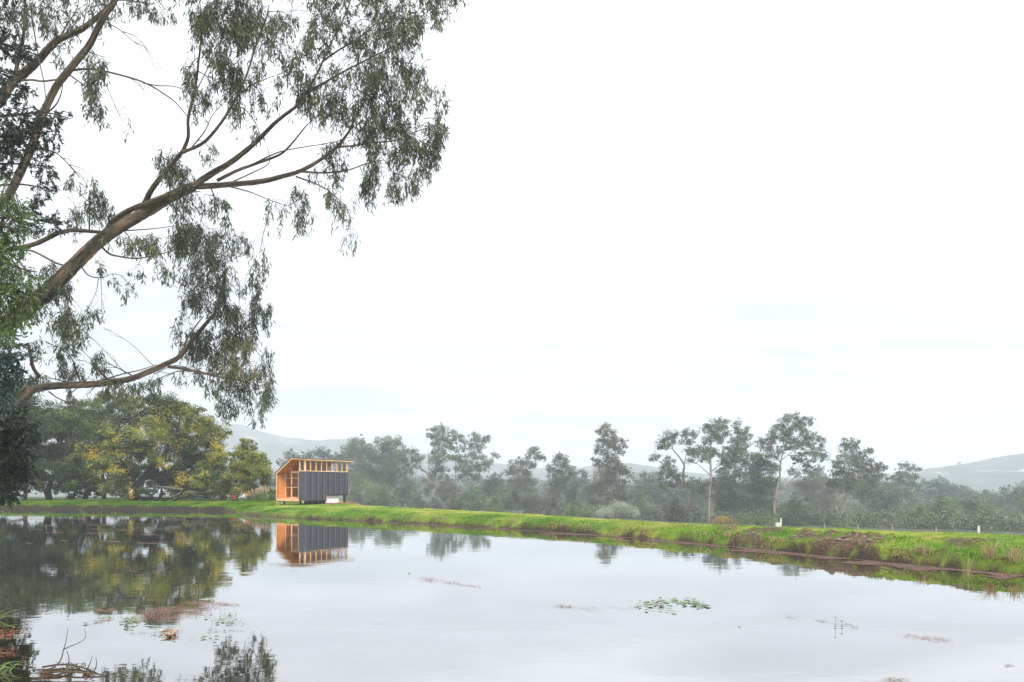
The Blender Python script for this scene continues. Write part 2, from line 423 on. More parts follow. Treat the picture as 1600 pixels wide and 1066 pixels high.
# grass blades on the banks
rng = np.random.default_rng(5)
def blades(n, pxr, dr, smin, smax, hfun, seed, tfun=None, wmul=1.0):
    r = np.random.default_rng(seed)
    d = np.exp(r.uniform(math.log(dr[0]), math.log(dr[1]), n)); px = r.uniform(pxr[0], pxr[1], n)
    x = (px-800)*d/FPX; s = sdist(x, d); keep = (s > smin) & (s < smax) & (beyond(x, d) < 1.0)
    x, y, s = x[keep], d[keep], s[keep]
    c = clods(x, y, s); keep = r.random(len(x)) > c*0.88 + .8*sstep(.26, .12, s) + .9*sstep(.8, .5, s)*sstep(-22, -26, x)
    x, y, s = x[keep], y[keep], s[keep]
    z = ground_z(x, y, s); h = hfun(s, r, x, y); n = len(x)
    w = (0.006 + 0.0011*y)*wmul*r.uniform(.7, 1.3, n)
    a = r.uniform(0, 2*math.pi, n); lean = r.uniform(.05, .55, n)*h; la = r.uniform(0, 2*math.pi, n)
    B = np.stack([x, y, z-0.02], 1); sx = np.stack([np.cos(a)*w, np.sin(a)*w, 0*a], 1)
    tip = B + np.stack([np.cos(la)*lean, np.sin(la)*lean, h], 1)
    V = np.stack([B-sx, B+sx, tip], 1).reshape(-1, 3)
    t = patch(x, y, s) if tfun is None else tfun(x, y, s, r)
    return V, np.arange(len(V)).reshape(-1, 3), np.clip(t + r.normal(0, .09, n), 0, 1)
g = Geo()
def h_top(s, r, x, y): return r.uniform(.015, .040, len(s))*(1+.6*(fbm(x*.7, y*.7, 41) > .62))
def h_lip(s, r, x, y): return r.uniform(.025, .080, len(s))*(.35+fbm(x*1.1, y*1.1, 42))
V_, F_, T_ = blades(330000, (410, 1660), (16, 66), 1.0, 14, h_top, 1); g.add(V_, F_, T_)
V_, F_, T_ = blades(420000, (300, 1660), (16, 66), .08, 1.7, h_lip, 2, lambda x, y, s, r: patch(x, y, s)-.1); g.add(V_, F_, T_)
V_, F_, T_ = blades(160000, (-60, 430), (55, 82), .18, 14, lambda s, r, x, y: r.uniform(.05, .16, len(s)), 3, lambda x, y, s, r: patch(x, y, s)-.15); g.add(V_, F_, T_)
# dry straw hanging over the lip
V_, F_, T_ = blades(170000, (540, 1660), (16, 50), .08, .55, lambda s, r, x, y: r.uniform(.04, .16, len(s))*(.4+1.2*fbm(x*1.5, y*1.5, 43))*sstep(.46, .60, fbm(x*.9, y*.9, 44)), 4, lambda x, y, s, r: .95+0*x); g.add(V_, F_, T_)
gm = leaf_mat('grass blades', [(0.0, (.060, .150, .008)), (.36, (.145, .250, .020)), (.58, (.26, .32, .045)), (.85, (.34, .29, .12)), (1, (.30, .22, .12))], .3, .6, .2)
gr = g.build('grass', gm); tag(gr, 'short bright green turf with straw patches along the top and lip of the pond bank', 'grass', kind='stuff')

# ------------------------------------------------------------------ hills
def hill(name, D, prof, depth, colors, seed, zbase=-8, scar=None):
    p = np.array(prof, float); n = 360
    px = np.linspace(p[0, 0], p[-1, 0], n); py = np.interp(px, p[:, 0], p[:, 1])
    X = (px-800)*D/FPX; H = CAMZ + (HZ-py)*D/FPX - zbase
    rows = 26; Vs = []
    for j in range(rows):
        t = j/(rows-1)                       # 0 = foot towards the viewer, .62 = ridge, 1 = foot behind
        k = np.sin(min(t/.62, 1)*math.pi/2)**1.3 if t <= .62 else math.cos((t-.62)/.38*math.pi/2)
        y = D + (t-.62)*depth
        xs = X*y/D if t < .62 else X
        rough = (fbm(xs*.006+j*.13, np.full(n, y)*.006, seed)-.5)*.30 + (fbm(xs*.03, np.full(n, y)*.03, seed+3)-.5)*.07
        if abs(t-.62) < .03: rough = rough*0.0 + (fbm(xs*.03, np.full(n, y)*.03, seed+3)-.5)*.03
        z = zbase + H*np.clip(k*(1+rough), 0, 1.02)
        Vs.append(np.stack([xs, np.full(n, y), z - (0 if 0 < t < 1 else 6)], 1))
    V = np.concatenate(Vs)
    i, j = np.meshgrid(np.arange(rows-1), np.arange(n-1), indexing='ij')
    Q = np.stack([i*n+j, i*n+j+1, (i+1)*n+j+1, (i+1)*n+j], -1).reshape(-1, 4)
    g = Geo(); g.add(V, Q)
    k = NT(name + ' cover'); a = k.noise(.017, 6, .6); b = k.noise(.05, 5, .6, k.coord((1, 1, 4)))
    c = k.ramp(a, [(.35, colors[0]), (.5, colors[1]), (.62, colors[2])])
    m = k.n('ShaderNodeMixRGB', blend_type='MULTIPLY'); m.inputs[0].default_value = .8
    k.l(c, m.inputs[1]); k.l(k.ramp(b, [(.35, (.5, .5, .5)), (.65, (1.3, 1.3, 1.3))]), m.inputs[2])
    col = m.outputs[0]
    if scar:                                  # a bare cutting of pale earth that runs along the slope
        tcn = k.n('ShaderNodeTexCoord'); sp = k.n('ShaderNodeSeparateXYZ'); k.l(tcn.outputs['Object'], sp.inputs[0])
        wob = k.noise(.012, 5, .6); wide = k.noise(.02, 3, .5, k.coord((1, 0, 0)))
        zz = k.mth('ADD', sp.outputs['Z'], k.mth('MULTIPLY', k.mth('SUBTRACT', wob, .5), 16))
        dd = k.mth('ABSOLUTE', k.mth('SUBTRACT', zz, scar), 0)
        ww = k.mth('MULTIPLY', k.mth('SUBTRACT', wide, .47), 22)
        msk = k.mth('MULTIPLY', k.mth('SUBTRACT', ww, dd), 1.2, True)
        mm = k.n('ShaderNodeMixRGB'); k.l(msk, mm.inputs[0]); k.l(col, mm.inputs[1]); mm.inputs[2].default_value = (.40, .33, .26, 1); col = mm.outputs[0]
    k.l(col, k.p.inputs['Base Color']); k.p.inputs['Roughness'].default_value = 1
    o = g.build(name, k.m, None, True, attr=False); return tag(o, kind='structure')
hill('hill', 1500, [(-500, 735), (-200, 705), (60, 690), (240, 672), (330, 664), (362, 668), (380, 669), (400, 675), (425, 682), (455, 687), (500, 689), (540, 686), (600, 698), (680, 712), (760, 722), (830, 731), (900, 737), (960, 742), (1200, 750), (1700, 755)],
     560, [(.025, .038, .034), (.05, .062, .050), (.15, .14, .12)], 3)
hill('hill', 1250, [(560, 752), (700, 742), (800, 739), (880, 737), (915, 729), (950, 724), (985, 724), (1020, 729), (1060, 736), (1110, 742), (1180, 745), (1300, 747), (1420, 750)],
     420, [(.035, .042, .036), (.075, .078, .062), (.13, .12, .09)], 8)
hill('hill', 1050, [(1150, 752), (1300, 748), (1370, 742), (1420, 738), (1450, 734), (1485, 730), (1520, 724), (1560, 717), (1600, 711), (1680, 702), (1800, 690), (2000, 680), (2300, 700), (2600, 740)],
     480, [(.025, .038, .036), (.045, .060, .048), (.10, .105, .075)], 12, scar=21)

# ------------------------------------------------------------------ haze: one box of thin mist round everything
HAZE = 0.00068
me = bpy.data.meshes.new('haze')
x0, x1, y0, y1, z0, z1 = -4600, 4600, -950, 4900, -20, 215
me.from_pydata([(x0,y0,z0),(x1,y0,z0),(x1,y1,z0),(x0,y1,z0),(x0,y0,z1),(x1,y0,z1),(x1,y1,z1),(x0,y1,z1)], [],
               [(0,3,2,1),(4,5,6,7),(0,1,5,4),(1,2,6,5),(2,3,7,6),(3,0,4,7)])
haze = bpy.data.objects.new('haze', me); C.objects.link(haze); tag(haze, kind='stuff')
hm = bpy.data.materials.new('morning mist'); hm.use_nodes = True; t = hm.node_tree; t.nodes.clear()
o_ = t.nodes.new('ShaderNodeOutputMaterial'); pv = t.nodes.new('ShaderNodeVolumePrincipled')
pv.inputs['Color'].default_value = (.85, .915, .99, 1); pv.inputs['Density'].default_value = HAZE; pv.inputs['Anisotropy'].default_value = 0.2
t.links.new(pv.outputs[0], o_.inputs['Volume']); me.materials.append(hm)

# ------------------------------------------------------------------ cabin
PHI = R(27); CZ = 0.0
CU = np.array([math.sin(PHI), math.cos(PHI)]); CV = np.array([-math.cos(PHI), math.sin(PHI)]); C0 = np.array([-17.6, 58.0])
cab = root('timber_cabin', (C0[0], C0[1], .58), 'small timber cabin clad in dark standing seam metal, open wooden porch at its end', 'cabin')
def CM(v):
    v = np.asarray(v, float).reshape(-1, 3)
    p = C0 + v[:, :1]*CV + v[:, 1:2]*CU
    return np.stack([p[:, 0], p[:, 1], v[:, 2]], 1)
CB = (C0[0], C0[1], .58)
m_seam = plain('dark standing seam metal', (.068, .072, .092), (.088, .094, .118), 3, .45, .15, .02)
m_seam2 = plain('dark standing seam metal, weathered', (.048, .050, .066), (.066, .070, .090), 3, .5, .15, .02)  # darker tone for every other panel
m_roof = plain('dark roof sheet', (.020, .021, .025), (.032, .034, .040), 3, .5, .3, .02)
k = NT('pine plywood'); v = k.coord((1, 1, 9)); h = k.noise(2.2, 6, .6, v, .6)
k.l(k.ramp(h, [(.3, (.46, .165, .052)), (.7, (.66, .28, .10))]), k.p.inputs['Base Color']); k.p.inputs['Roughness'].default_value = .55; m_ply = k.m
k = NT('planed pine'); h = k.noise(3, 6, .6, k.coord((1, 1, 6)), .6)
k.l(k.ramp(h, [(.3, (.62, .36, .16)), (.7, (.80, .54, .29))]), k.p.inputs['Base Color']); k.p.inputs['Roughness'].default_value = .5; m_pine = k.m
m_steel = plain('dark painted steel', (.02, .02, .022), (.035, .035, .04), 5, .5, .4)
m_white = plain('white rendered tank', (.66, .68, .70), (.80, .81, .82), 4, .6)
m_brick = plain('red brick paving', (.20, .08, .05), (.34, .16, .11), 6, .85)
def glass(name):
    k = NT(name); t = k.t; t.nodes.remove(k.p)
    tr = k.n('ShaderNodeBsdfTransparent'); tr.inputs[0].default_value = (.88, .89, .92, 1)
    gl = k.n('ShaderNodeBsdfGlossy'); gl.inputs['Roughness'].default_value = .02; gl.inputs['Color'].default_value = (.9, .92, 1, 1)
    fr = k.n('ShaderNodeFresnel'); fr.inputs[0].default_value = 1.45
    mx = k.n('ShaderNodeMixShader'); geo = k.n('ShaderNodeNewGeometry'); k.l(k.mth('MULTIPLY', fr.outputs[0], k.mth('SUBTRACT', 1.0, geo.outputs['Backfacing']), True), mx.inputs[0]); k.l(tr.outputs[0], mx.inputs[1]); k.l(gl.outputs[0], mx.inputs[2])
    k.l(mx.outputs[0], k.o.inputs['Surface']); return k.m
m_glass = glass('window glass')
W, L = 3.2, 5.43
FZ, WT, EV, CT, RG = .97, 3.47, 3.28, 4.40, 4.56      # floor underside, top of metal wall, left eave, clerestory top, ridge
XR = 1.33
def roofz(x): return np.where(x > XR, RG + (EV-RG)*(x-XR)/(W-XR), CT+.06 + (RG-CT-.06)*(x+0)/XR)
def cbox(name, a, b, mat, parent=cab, label=None):
    g = Geo(); g.box(a, b, M=CM); o = part(g, name, mat, parent, CB)
    if label: o['label'] = label
    return o
def cprism(name, poly, y0, y1, mat, parent=cab):
    """outline in (x, z), drawn out along the cabin's length"""
    n = len(poly); g = Geo(); v = CM([(x, y0, z) for x, z in poly] + [(x, y1, z) for x, z in poly])
    F = [(i, (i+1) % n, n+(i+1) % n, n+i) for i in range(n)]
    if n == 4: F += [(3, 2, 1, 0), (4, 5, 6, 7)]
    g.add(v, [q[::-1] for q in F])
    if n != 4:
        c0 = v[:n].mean(0); c1 = v[n:].mean(0)
        g.add(np.vstack([v[:n], [c0]]), [((i+1) % n, i, n) for i in range(n)]); g.add(np.vstack([v[n:], [c1]]), [(i, (i+1) % n, n) for i in range(n)])
    return part(g, name, mat, parent, CB)
# structure: long right wall in two heights (metal over ply), left wall, floor, ceiling, end walls
NY = 2.72; NZ = 1.45
cbox('wall', (.03, .05, FZ+.02), (.10, NY, WT-.02), m_ply)
cbox('wall', (.03, NY, NZ+.02), (.10, L-.02, WT-.02), m_ply)
cbox('wall', (W-.08, .05, FZ+.02), (W-.02, L, EV-.02), m_ply)
cbox('wall', (.12, L-.10, NZ), (W-.10, L-.03, 2.6), m_ply)
cbox('window_pane', (.12, L-.07, 2.602), (3.08, L-.065, 3.198), m_glass)
# standing seam panels, one by one
edges = [0.0]; 
while edges[-1] < L-.2: edges.append(round(edges[-1]+.362, 3))
edges[-1] = L
for i in range(len(edges)-1):
    y0, y1 = edges[i], edges[i+1]; zb = FZ if y1 < NY+.1 else NZ
    g = Geo(); g.box((0, y0+.006, zb), (.028, y1-.006, WT), M=CM); g.box((-.065, y1-.034, zb), (0, y1+.002, WT), M=CM)
    part(g, 'wall_panel', (m_seam, m_seam2)[i % 2], cab, CB)
for i in range(3):                                                      # metal return on the front
    x0 = .03 + i*.205; g = Geo(); g.box((x0+.004, 0, FZ), (x0+.2, .028, WT), M=CM); g.box((x0+.188, -.03, FZ), (x0+.204, 0, WT), M=CM)
    part(g, 'wall_panel', m_seam, cab, CB)
for i in range(15):                                                     # left side
    y0 = -.12 + i*.378; g = Geo(); g.box((W, y0+.005, FZ-.05), (W+.03, y0+.373, EV), M=CM); g.box((W+.03, y0+.355, FZ-.05), (W+.06, y0+.375, EV), M=CM)
    part(g, 'wall_panel', m_seam, cab, CB)
cbox('porch_side', (.58, .03, FZ+.02), (.645, .80, WT), m_ply)
# floor
cbox('floor', (.11, .06, FZ+.02), (W-.09, 2.7, FZ+.14), m_ply)
cbox('floor', (.11, 2.72, NZ+.02), (W-.09, L-.12, NZ+.12), m_ply)
for i in range(8):
    cbox('deck_board', (.66+i*.312, -.06, FZ+.145), (.66+i*.312+.302, .79, FZ+.17), m_pine)
cbox('floor_beam', (.66, -.08, FZ-.07), (W-.02, .05, FZ+.135), m_pine)
cbox('chassis_rail', (.66, -.02, FZ-.16), (W, .10, FZ-.072), m_steel)
cbox('chassis_rail', (.05, .12, FZ-.12), (.15, 2.72, FZ-.002), m_steel)
cbox('chassis_rail', (W-.15, .12, FZ-.12), (W-.05, 2.72, FZ-.002), m_steel)
cbox('chassis_rail', (.05, 2.74, NZ-.10), (.15, L, NZ-.002), m_steel)
cbox('chassis_rail', (.2, L-.12, NZ-.10), (W-.05, L-.02, NZ-.002), m_steel)
for (x, y, t) in [(.12, .35, FZ-.17), (.12, 2.45, FZ-.125), (1.2, 1.3, FZ-.02), (2.6, .25, FZ-.17), (2.9, 2.5, FZ-.125), (1.0, 2.5, FZ)]:
    z = float(ground_z(*[np.array([q]) for q in CM((x, y, 0))[0, :2]])[0])
    cbox('support_post', (x-.06, y-.06, z-.1), (x+.06, y+.06, t), m_steel)
for (x, y) in [(.10, 5.12), (W-.14, 5.2)]:
    z = float(ground_z(*[np.array([q]) for q in CM((x, y, 0))[0, :2]])[0])
    cbox('support_post', (x-.07, y-.10, z-.1), (x+.07, y+.10, NZ-.103), m_steel)
for y in (.9, 1.75):
    cbox('skid_block', (.25, y, .45), (.75, y+.5, FZ-.14), m_steel)
# roof: two slopes, ply soffit, pine fascia, dark sheet
OY0, OY1 = -.16, L+.80
cprism('ceiling', [(-.05, CT+.055), (XR, RG+.0), (XR, RG+.05), (-.05, CT+.105)], OY0+.05, OY1-.03, m_ply)
cprism('ceiling', [(XR, RG), (W+.0, EV+.0), (W, EV+.06), (XR, RG+.05)], OY0+.05, L, m_ply)
cprism('roof', [(-.20, CT+.112), (XR, RG+.072), (XR, RG+.125), (-.20, CT+.16)], OY0-.03, OY1+.02, m_roof)
cprism('roof', [(XR+.002, RG+.072), (W+.06, EV+.03), (W+.08, EV+.08), (XR+.002, RG+.127)], OY0-.03, L+.05, m_roof)
cprism('fascia', [(-.17, CT+.045), (XR, RG-.04), (XR, RG+.07), (-.17, CT+.110)], OY0, OY0+.045, m_pine)
cprism('fascia', [(XR+.002, RG-.04), (W-.0, EV-.075), (W+.0, EV+.035), (XR+.002, RG+.07)], OY0, OY0+.045, m_pine)
cbox('fascia', (-.18, OY0+.048, CT+.03), (-.14, OY1, CT+.110), m_pine)
cbox('wall_trim', (W-.075, OY0+.05, FZ), (W-.002, OY0+.10, EV-.06), m_pine)
# clerestory along the right side
cbox('window_sill', (-.03, -.02, WT+.002), (.12, L, WT+.065), m_pine)
cbox('window_head', (.0, -.02, CT-.01), (.11, L, CT+.05), m_pine)
ys = np.linspace(.06, L-.06, 9)
for i, y in enumerate(ys):
    w = .06 if i in (0, 8) else .024
    cbox('window_post', (.005, y-w, WT+.067), (.105, y+w, CT-.012), m_pine)
for i in range(8):
    cbox('window_pane', (.05, ys[i]+.045, WT+.07), (.056, ys[i+1]-.045, CT-.014), m_glass)
for y in np.linspace(.9, L-.5, 6):                                      # roof beams over the clerestory
    cprism('rafter', [(.12, CT-.06), (XR-.03, RG-.12), (XR-.03, RG-.002), (.12, CT+.06)], y-.025, y+.025, m_pine)
# front gable corner above the metal return
cbox('window_post', (.555, .0, WT+.067), (.645, .08, 4.46), m_pine)
cbox('window_sill', (.125, -.02, WT+.002), (.66, .09, WT+.06), m_pine)
cbox('window_pane', (.13, .045, WT+.067), (.55, .05, 4.40), m_glass)
# recessed glazed front with its door
Y = .82
for x in (.66, 1.42, 2.36, 2.62):
    top = float(roofz(np.array(x)))-.03
    w = .055 if x != 2.62 else .03
    cbox('frame_post', (x, Y, FZ+.18 if x != 2.62 else WT-.12), (x+w, Y+.08, top), m_pine)
cbox('frame_post', (3.02, Y, FZ+.18), (3.09, Y+.08, EV+.03), m_pine)
for z in (1.02+.16, 2.06, 2.88):
    cbox('frame_rail', (2.42, Y+.01, z), (3.018, Y+.06, z+.045), m_pine)
cbox('frame_rail', (.72, Y-.02, WT-.05), (2.36, Y+.085, WT+.05), m_pine)
door = cbox('door', (1.48, Y-.02, FZ+.19), (1.56, Y+.03, WT-.055), m_pine)
for a, b in [((2.26, Y-.02, FZ+.19), (2.355, Y+.03, WT-.055)), ((1.562, Y-.015, FZ+.19), (2.258, Y+.028, FZ+.29)), ((1.562, Y-.015, WT-.14), (2.258, Y+.028, WT-.055)), ((1.562, Y-.012, 2.06), (2.258, Y+.026, 2.12)), ((1.562, Y-.012, 2.88), (2.258, Y+.026, 2.92))]:
    g = Geo(); g.box(a, b, M=CM); part(g, 'door_rail', m_pine, door, CB)
g = Geo(); g.box((1.565, Y+.004, FZ+.292), (2.256, Y+.009, 2.878), M=CM); part(g, 'door_pane', m_glass, door, CB)
g = Geo(); g.box((2.29, Y-.07, 2.20), (2.32, Y-.022, 2.36), M=CM); part(g, 'handle', m_steel, door, CB)
cbox('window_pane', (2.42, Y+.03, FZ+.2), (3.01, Y+.035, EV-.08), m_glass)
cbox('window_pane', (.72, Y+.03, FZ+.2), (1.41, Y+.035, WT-.06), m_glass)
cprism('window_pane', [(.73, WT+.055), (2.35, WT+.055), (2.35, 3.80), (XR, RG-.06), (.73, 4.44)], Y+.03, Y+.035, m_glass)
# far gable: ply to 3.2 m, glass over it
cprism('window_pane', [(.13, 3.22), (3.0, 3.22), (3.0, 3.30), (XR, RG-.06), (.13, CT)], L-.06, L-.055, m_glass)
for x in (1.0, 2.0):
    cbox('frame_post', (x, L-.10, 3.202), (x+.05, L-.02, float(roofz(np.array(x)))-.04), m_pine)
cab['label'] = cab['label']
# a small wooden chair inside the door
ch = root('wooden_chair', CM((1.9, 1.75, FZ+.142))[0], 'small dark wooden chair seen through the glass door of the cabin', 'chair')
m_chair = plain('stained chair wood', (.05, .018, .010), (.11, .045, .022), 6, .5)
bz = FZ+.142; cbse = CM((1.9, 1.75, bz))[0]
def chp(name, a, b):
    g = Geo(); g.box((1.9+a[0], 1.75+a[1], bz+a[2]), (1.9+b[0], 1.75+b[1], bz+b[2]), M=CM); part(g, name, m_chair, ch, cbse)
chp('seat', (-.22, -.21, .42), (.22, .21, .46))
for sx in (-.20, .16):
    for sy in (-.19, .15): chp('leg', (sx, sy, 0), (sx+.04, sy+.04, .418))
for sx in (-.20, .16): chp('back_post', (sx, .15, .462), (sx+.04, .19, .92))
for z in (.60, .80): chp('back_rail', (-.158, .16, z), (.158, .185, z+.09))
# white tank under the raised floor, brick step beside it
g = Geo(); g.box((.30, 2.86, .30), (1.3, 4.55, 1.34), M=CM)
tb = CM((.30, 2.86, .50))[0]; tank = root('water_tank', tb, 'white box shaped tank tucked under the raised end of the cabin', 'tank')
part(g, 'tank_body', m_white, tank, tb)
g = Geo(); g.box((.27, 2.83, 1.341), (1.33, 4.58, 1.37), M=CM); part(g, 'lid', m_white, tank, tb)
tb = CM((-.5, 2.9, .50))[0]; st = root('brick_terrace', tb, 'low terrace of red bricks on the grass under the raised end of the cabin', 'terrace')
z = float(ground_z(np.array([tb[0]]), np.array([tb[1]]))[0])
for r_ in range(3):
    for i in range(13):
        y = 2.75 + i*.262 + (r_ % 2)*.10; g = Geo(); x = -.55 + r_*.26
        g.box((x, y, z-.05), (x+.245, y+.25, z+.09+.006*((i*7+r_*3) % 3)), M=CM); part(g, 'brick', m_brick, st, tb)

# ------------------------------------------------------------------ trees
def clump_leaves(g, rng, cen, rad, n_per, size, squash=.8, droop=.3, tint0=.5, sub=9, slim=.6, tsd=.16):
    cen = np.asarray(cen, float); rad = np.asarray(rad, float)
    for c, r in zip(cen, rad):
        n = int(n_per*r*r); k = max(4, int(sub*rng.uniform(.8, 1.3)))
        u = rng.normal(size=(k, 3)); u /= np.linalg.norm(u, axis=1)[:, None]
        sc_ = c + u*np.array([1, 1, squash])*r*rng.uniform(.35, .95, (k, 1)); sr = r*rng.uniform(.34, .60, k)
        tn = tint0 + rng.normal(0, .10) + rng.normal(0, .16, k)
        i = rng.integers(0, k, n)
        w = rng.normal(size=(n, 3)); w /= np.linalg.norm(w, axis=1)[:, None]
        P = sc_[i] + w*(sr[i]*rng.uniform(.25, 1.12, n))[:, None]*np.array([1, 1, .75])
        D = rng.normal(size=(n, 3))*.8 + w*.5 + np.array([0, 0, -droop])
        N = rng.normal(size=(n, 3))
        g.leaves(P, D, N, size*rng.uniform(.7, 1.4, n), size*slim*rng.uniform(.8, 1.2, n), np.clip(tn[i]+rng.normal(0, tsd, n), 0, 1))

def tree(name, d, trunks, clumps, label, leaf='gum_leaf_far', bark='bark_grey', cat='tree', group=None, n_per=None, seed=0, size=None, droop=.3, tint=.5,
         flower=None, bulk=1.0, spread=.8, squash=.8, trw=1.0, sub=11, branch=True, rim=.32, slim=.6):
    """trunks: [(width_px, [(px, py), ...])]; clumps: [(px, py, r_px)], all as seen from the path, d metres off"""
    rng = np.random.default_rng(seed + int(d*7) + len(clumps)*13)
    clumps = [(a_, b_, c_*(1.30 if bulk < 1.2 else 1.36)) for a_, b_, c_ in clumps]; cl = np.array(clumps, float); sc_ = d/FPX
    halfw = (cl[:, 0].max()-cl[:, 0].min())*.5*sc_
    ca = (cl[:, 0].max()+cl[:, 0].min())*.5
    prof = np.sqrt(np.clip(1-((cl[:, 0]-ca)*sc_/(halfw+1.5))**2, .15, 1))
    dd = d + rng.uniform(-1, 1, len(cl))*spread*halfw*prof
    cen = np.array([at(px, py, q) for (px, py, r), q in zip(clumps, dd)]); rad = cl[:, 2]*dd/FPX
    base_px = trunks[0][1][0]
    bx, by = (base_px[0]-800)*d/FPX, d
    gz = float(ground_z(np.array([bx]), np.array([by]))[0])
    base = np.array([bx, by, gz])
    rt = root(name, base, label, cat, group)
    gt = Geo(); paths = []; oy = 0
    for ti, (wpx, path) in enumerate(trunks):
        P = [at(px, py, d + (0 if ti == 0 else 0)) for px, py in path]
        if ti == 0 or abs(path[0][1]-base_px[1]) < 6:
            foot = P[0].copy(); foot[2] = min(gz-.15, foot[2]-.1); P = [foot] + P if P[0][2] - foot[2] > .3 else [foot] + P[1:]
        P = np.array(P); P[1:, 1] += np.cumsum(rng.normal(0, .35, len(P)-1))
        r0 = wpx*sc_*.5*trw; rr = np.linspace(r0, r0*.32, len(P))
        Q = gt.tube(P, rr, 8, smooth=4, wob=.08, rng=rng); paths.append((Q, r0))
    allp = np.vstack([q for q, _ in paths]); r0 = paths[0][1]
    if branch:
        for c, r in zip(cen, rad):
            below = allp[allp[:, 2] < c[2] - .1*r]
            if len(below) == 0: below = allp[:1]
            q = below[np.argmin(np.linalg.norm(below-c, axis=1) + .4*np.abs(below[:, 2]-c[2]+r))]
            m = (q+c)/2 + np.array([0, 0, -.12*np.linalg.norm(c-q)]) + rng.normal(0, .06*np.linalg.norm(c-q), 3)
            gt.tube([q, m, c], [min(.16, max(r0*.30, .03)), min(.10, max(r0*.18, .022)), .015+.006*r], 5, smooth=3)
            for _ in range(4):
                e = c + rng.normal(0, .5, 3)*r; gt.tube([m*.5+c*.5, (c+e)/2+rng.normal(0, .06, 3)*r, e], [max(r0*.12, .016), .014, .008], 4, smooth=2)
    part(gt, 'trunk', M[bark], rt, base, True)
    gl = Geo(); size = size or max(.15, d*.00155); npx = n_per or 9.5*bulk/(size*size*slim)
    clump_leaves(gl, rng, cen, rad, npx, size, squash, droop, tint, sub, slim)
    # small outlying tufts that break the outline
    m = int(len(cen)*5); i = rng.integers(0, len(cen), m); u = rng.normal(size=(m, 3)); u /= np.linalg.norm(u, axis=1)[:, None]
    oc = cen[i] + u*rad[i][:, None]*rng.uniform(.8, 1.25, (m, 1))*np.array([1, 1, .85]); orad = rad[i]*rng.uniform(.10, rim, m)
    clump_leaves(gl, rng, oc, orad, npx*1.1, size, .7, droop, tint+.04, 4, slim)
    part(gl, 'crown', M[leaf], rt, base, kind='stuff')
    if flower:
        gf = Geo(); fs, fn = flower
        for (px, py, r, dens) in fs:
            n = int(dens*fn*r*r); k = max(8, int(r*3.2))
            cc = np.array([at(px+rng.normal(0, .62)*r, py+rng.normal(0, .55)*r, d - rng.uniform(.35, 1.0)*halfw*.9) for _ in range(k)])
            i = rng.integers(0, k, n); P = cc[i] + rng.normal(0, .13, (n, 3))*np.array([1.3, 1, .7])
            gf.leaves(P, rng.normal(size=(n, 3)), rng.normal(size=(n, 3)), size*.62, size*.5, np.clip(rng.normal(.5, .25, n), 0, 1))
        part(gf, 'blossom', M['wattle_flower'], rt, base, kind='stuff')
    return rt

# --- far bank on the left: wattles and dark trees round the pond
tree('wattle_tree', 70, [(15, [(209, 781), (218, 762), (224, 745), (243, 728), (262, 700), (275, 670)]), (9, [(216, 765), (205, 740), (190, 715), (186, 690), (192, 655)]), (8, [(224, 748), (250, 738), (280, 722), (310, 705)])],
     [(255, 632, 17), (234, 636, 16), (283, 640, 18), (310, 654, 17), (330, 672, 17), (342, 694, 17), (344, 716, 13), (330, 738, 15), (312, 752, 13), (268, 660, 20), (296, 680, 20), (262, 695, 20),
      (238, 668, 19), (212, 655, 17), (204, 686, 20), (232, 712, 16), (292, 712, 18), (316, 716, 16), (280, 744, 15), (258, 748, 12), (174, 702, 15), (150, 712, 15), (135, 704, 13), (122, 716, 10), (165, 724, 13), (182, 748, 15), (196, 764, 9), (180, 676, 15), (166, 765, 8), (300, 765, 10), (226, 768, 6), (288, 772, 5), (222, 700, 14), (248, 716, 13), (276, 726, 12), (208, 724, 10), (196, 704, 12), (256, 678, 14), (150, 730, 10), (330, 722, 12), (202, 748, 8)],
     'broad wattle tree dotted with yellow blossom, its thick dark leaning trunk on the far bank', 'wattle_leaf', 'bark_dark', bulk=2.3, size=.14, droop=.1, tint=.52, seed=4, rim=.3, trw=1.0,
     flower=([(137, 706, 12, 1.2), (146, 714, 10, 1.2), (180, 686, 12, .7), (184, 740, 14, 1.5), (172, 732, 8, 1), (255, 725, 9, 1.1), (282, 748, 11, 1.3), (298, 746, 6, 1), (190, 712, 8, .8), (204, 770, 9, .8), (240, 630, 15, .35), (265, 628, 14, .3),
              (250, 650, 14, .35), (290, 645, 14, .3), (318, 664, 12, .5), (340, 690, 13, .6), (300, 672, 15, .4), (330, 715, 10, .5), (345, 700, 9, .6), (222, 668, 12, .4), (245, 690, 9, .4), (322, 742, 8, .6), (150, 742, 9, .5), (276, 700, 12, .3)], 2.6))
tree('wattle_tree', 74, [(7, [(372, 781), (374, 765), (378, 740), (386, 715)]), (5, [(376, 762), (392, 745), (404, 725)])],
     [(388, 697, 9), (378, 706, 11), (398, 712, 10), (392, 724, 15), (408, 724, 9), (374, 722, 13), (360, 738, 15), (384, 744, 17), (405, 744, 15), (352, 758, 13), (370, 764, 14), (392, 766, 12), (418, 752, 8), (414, 736, 8), (340, 770, 9), (420, 768, 8), (380, 690, 5), (410, 712, 4)],
     'smaller pale green wattle tree standing just left of the cabin porch', 'wattle_leaf', 'bark_dark', bulk=2.3, size=.14, droop=.1, tint=.66, seed=5,
     flower=([(384, 712, 9, .4), (366, 730, 9, .35), (400, 722, 8, .4), (376, 744, 10, .3), (408, 742, 8, .3)], 2.2))
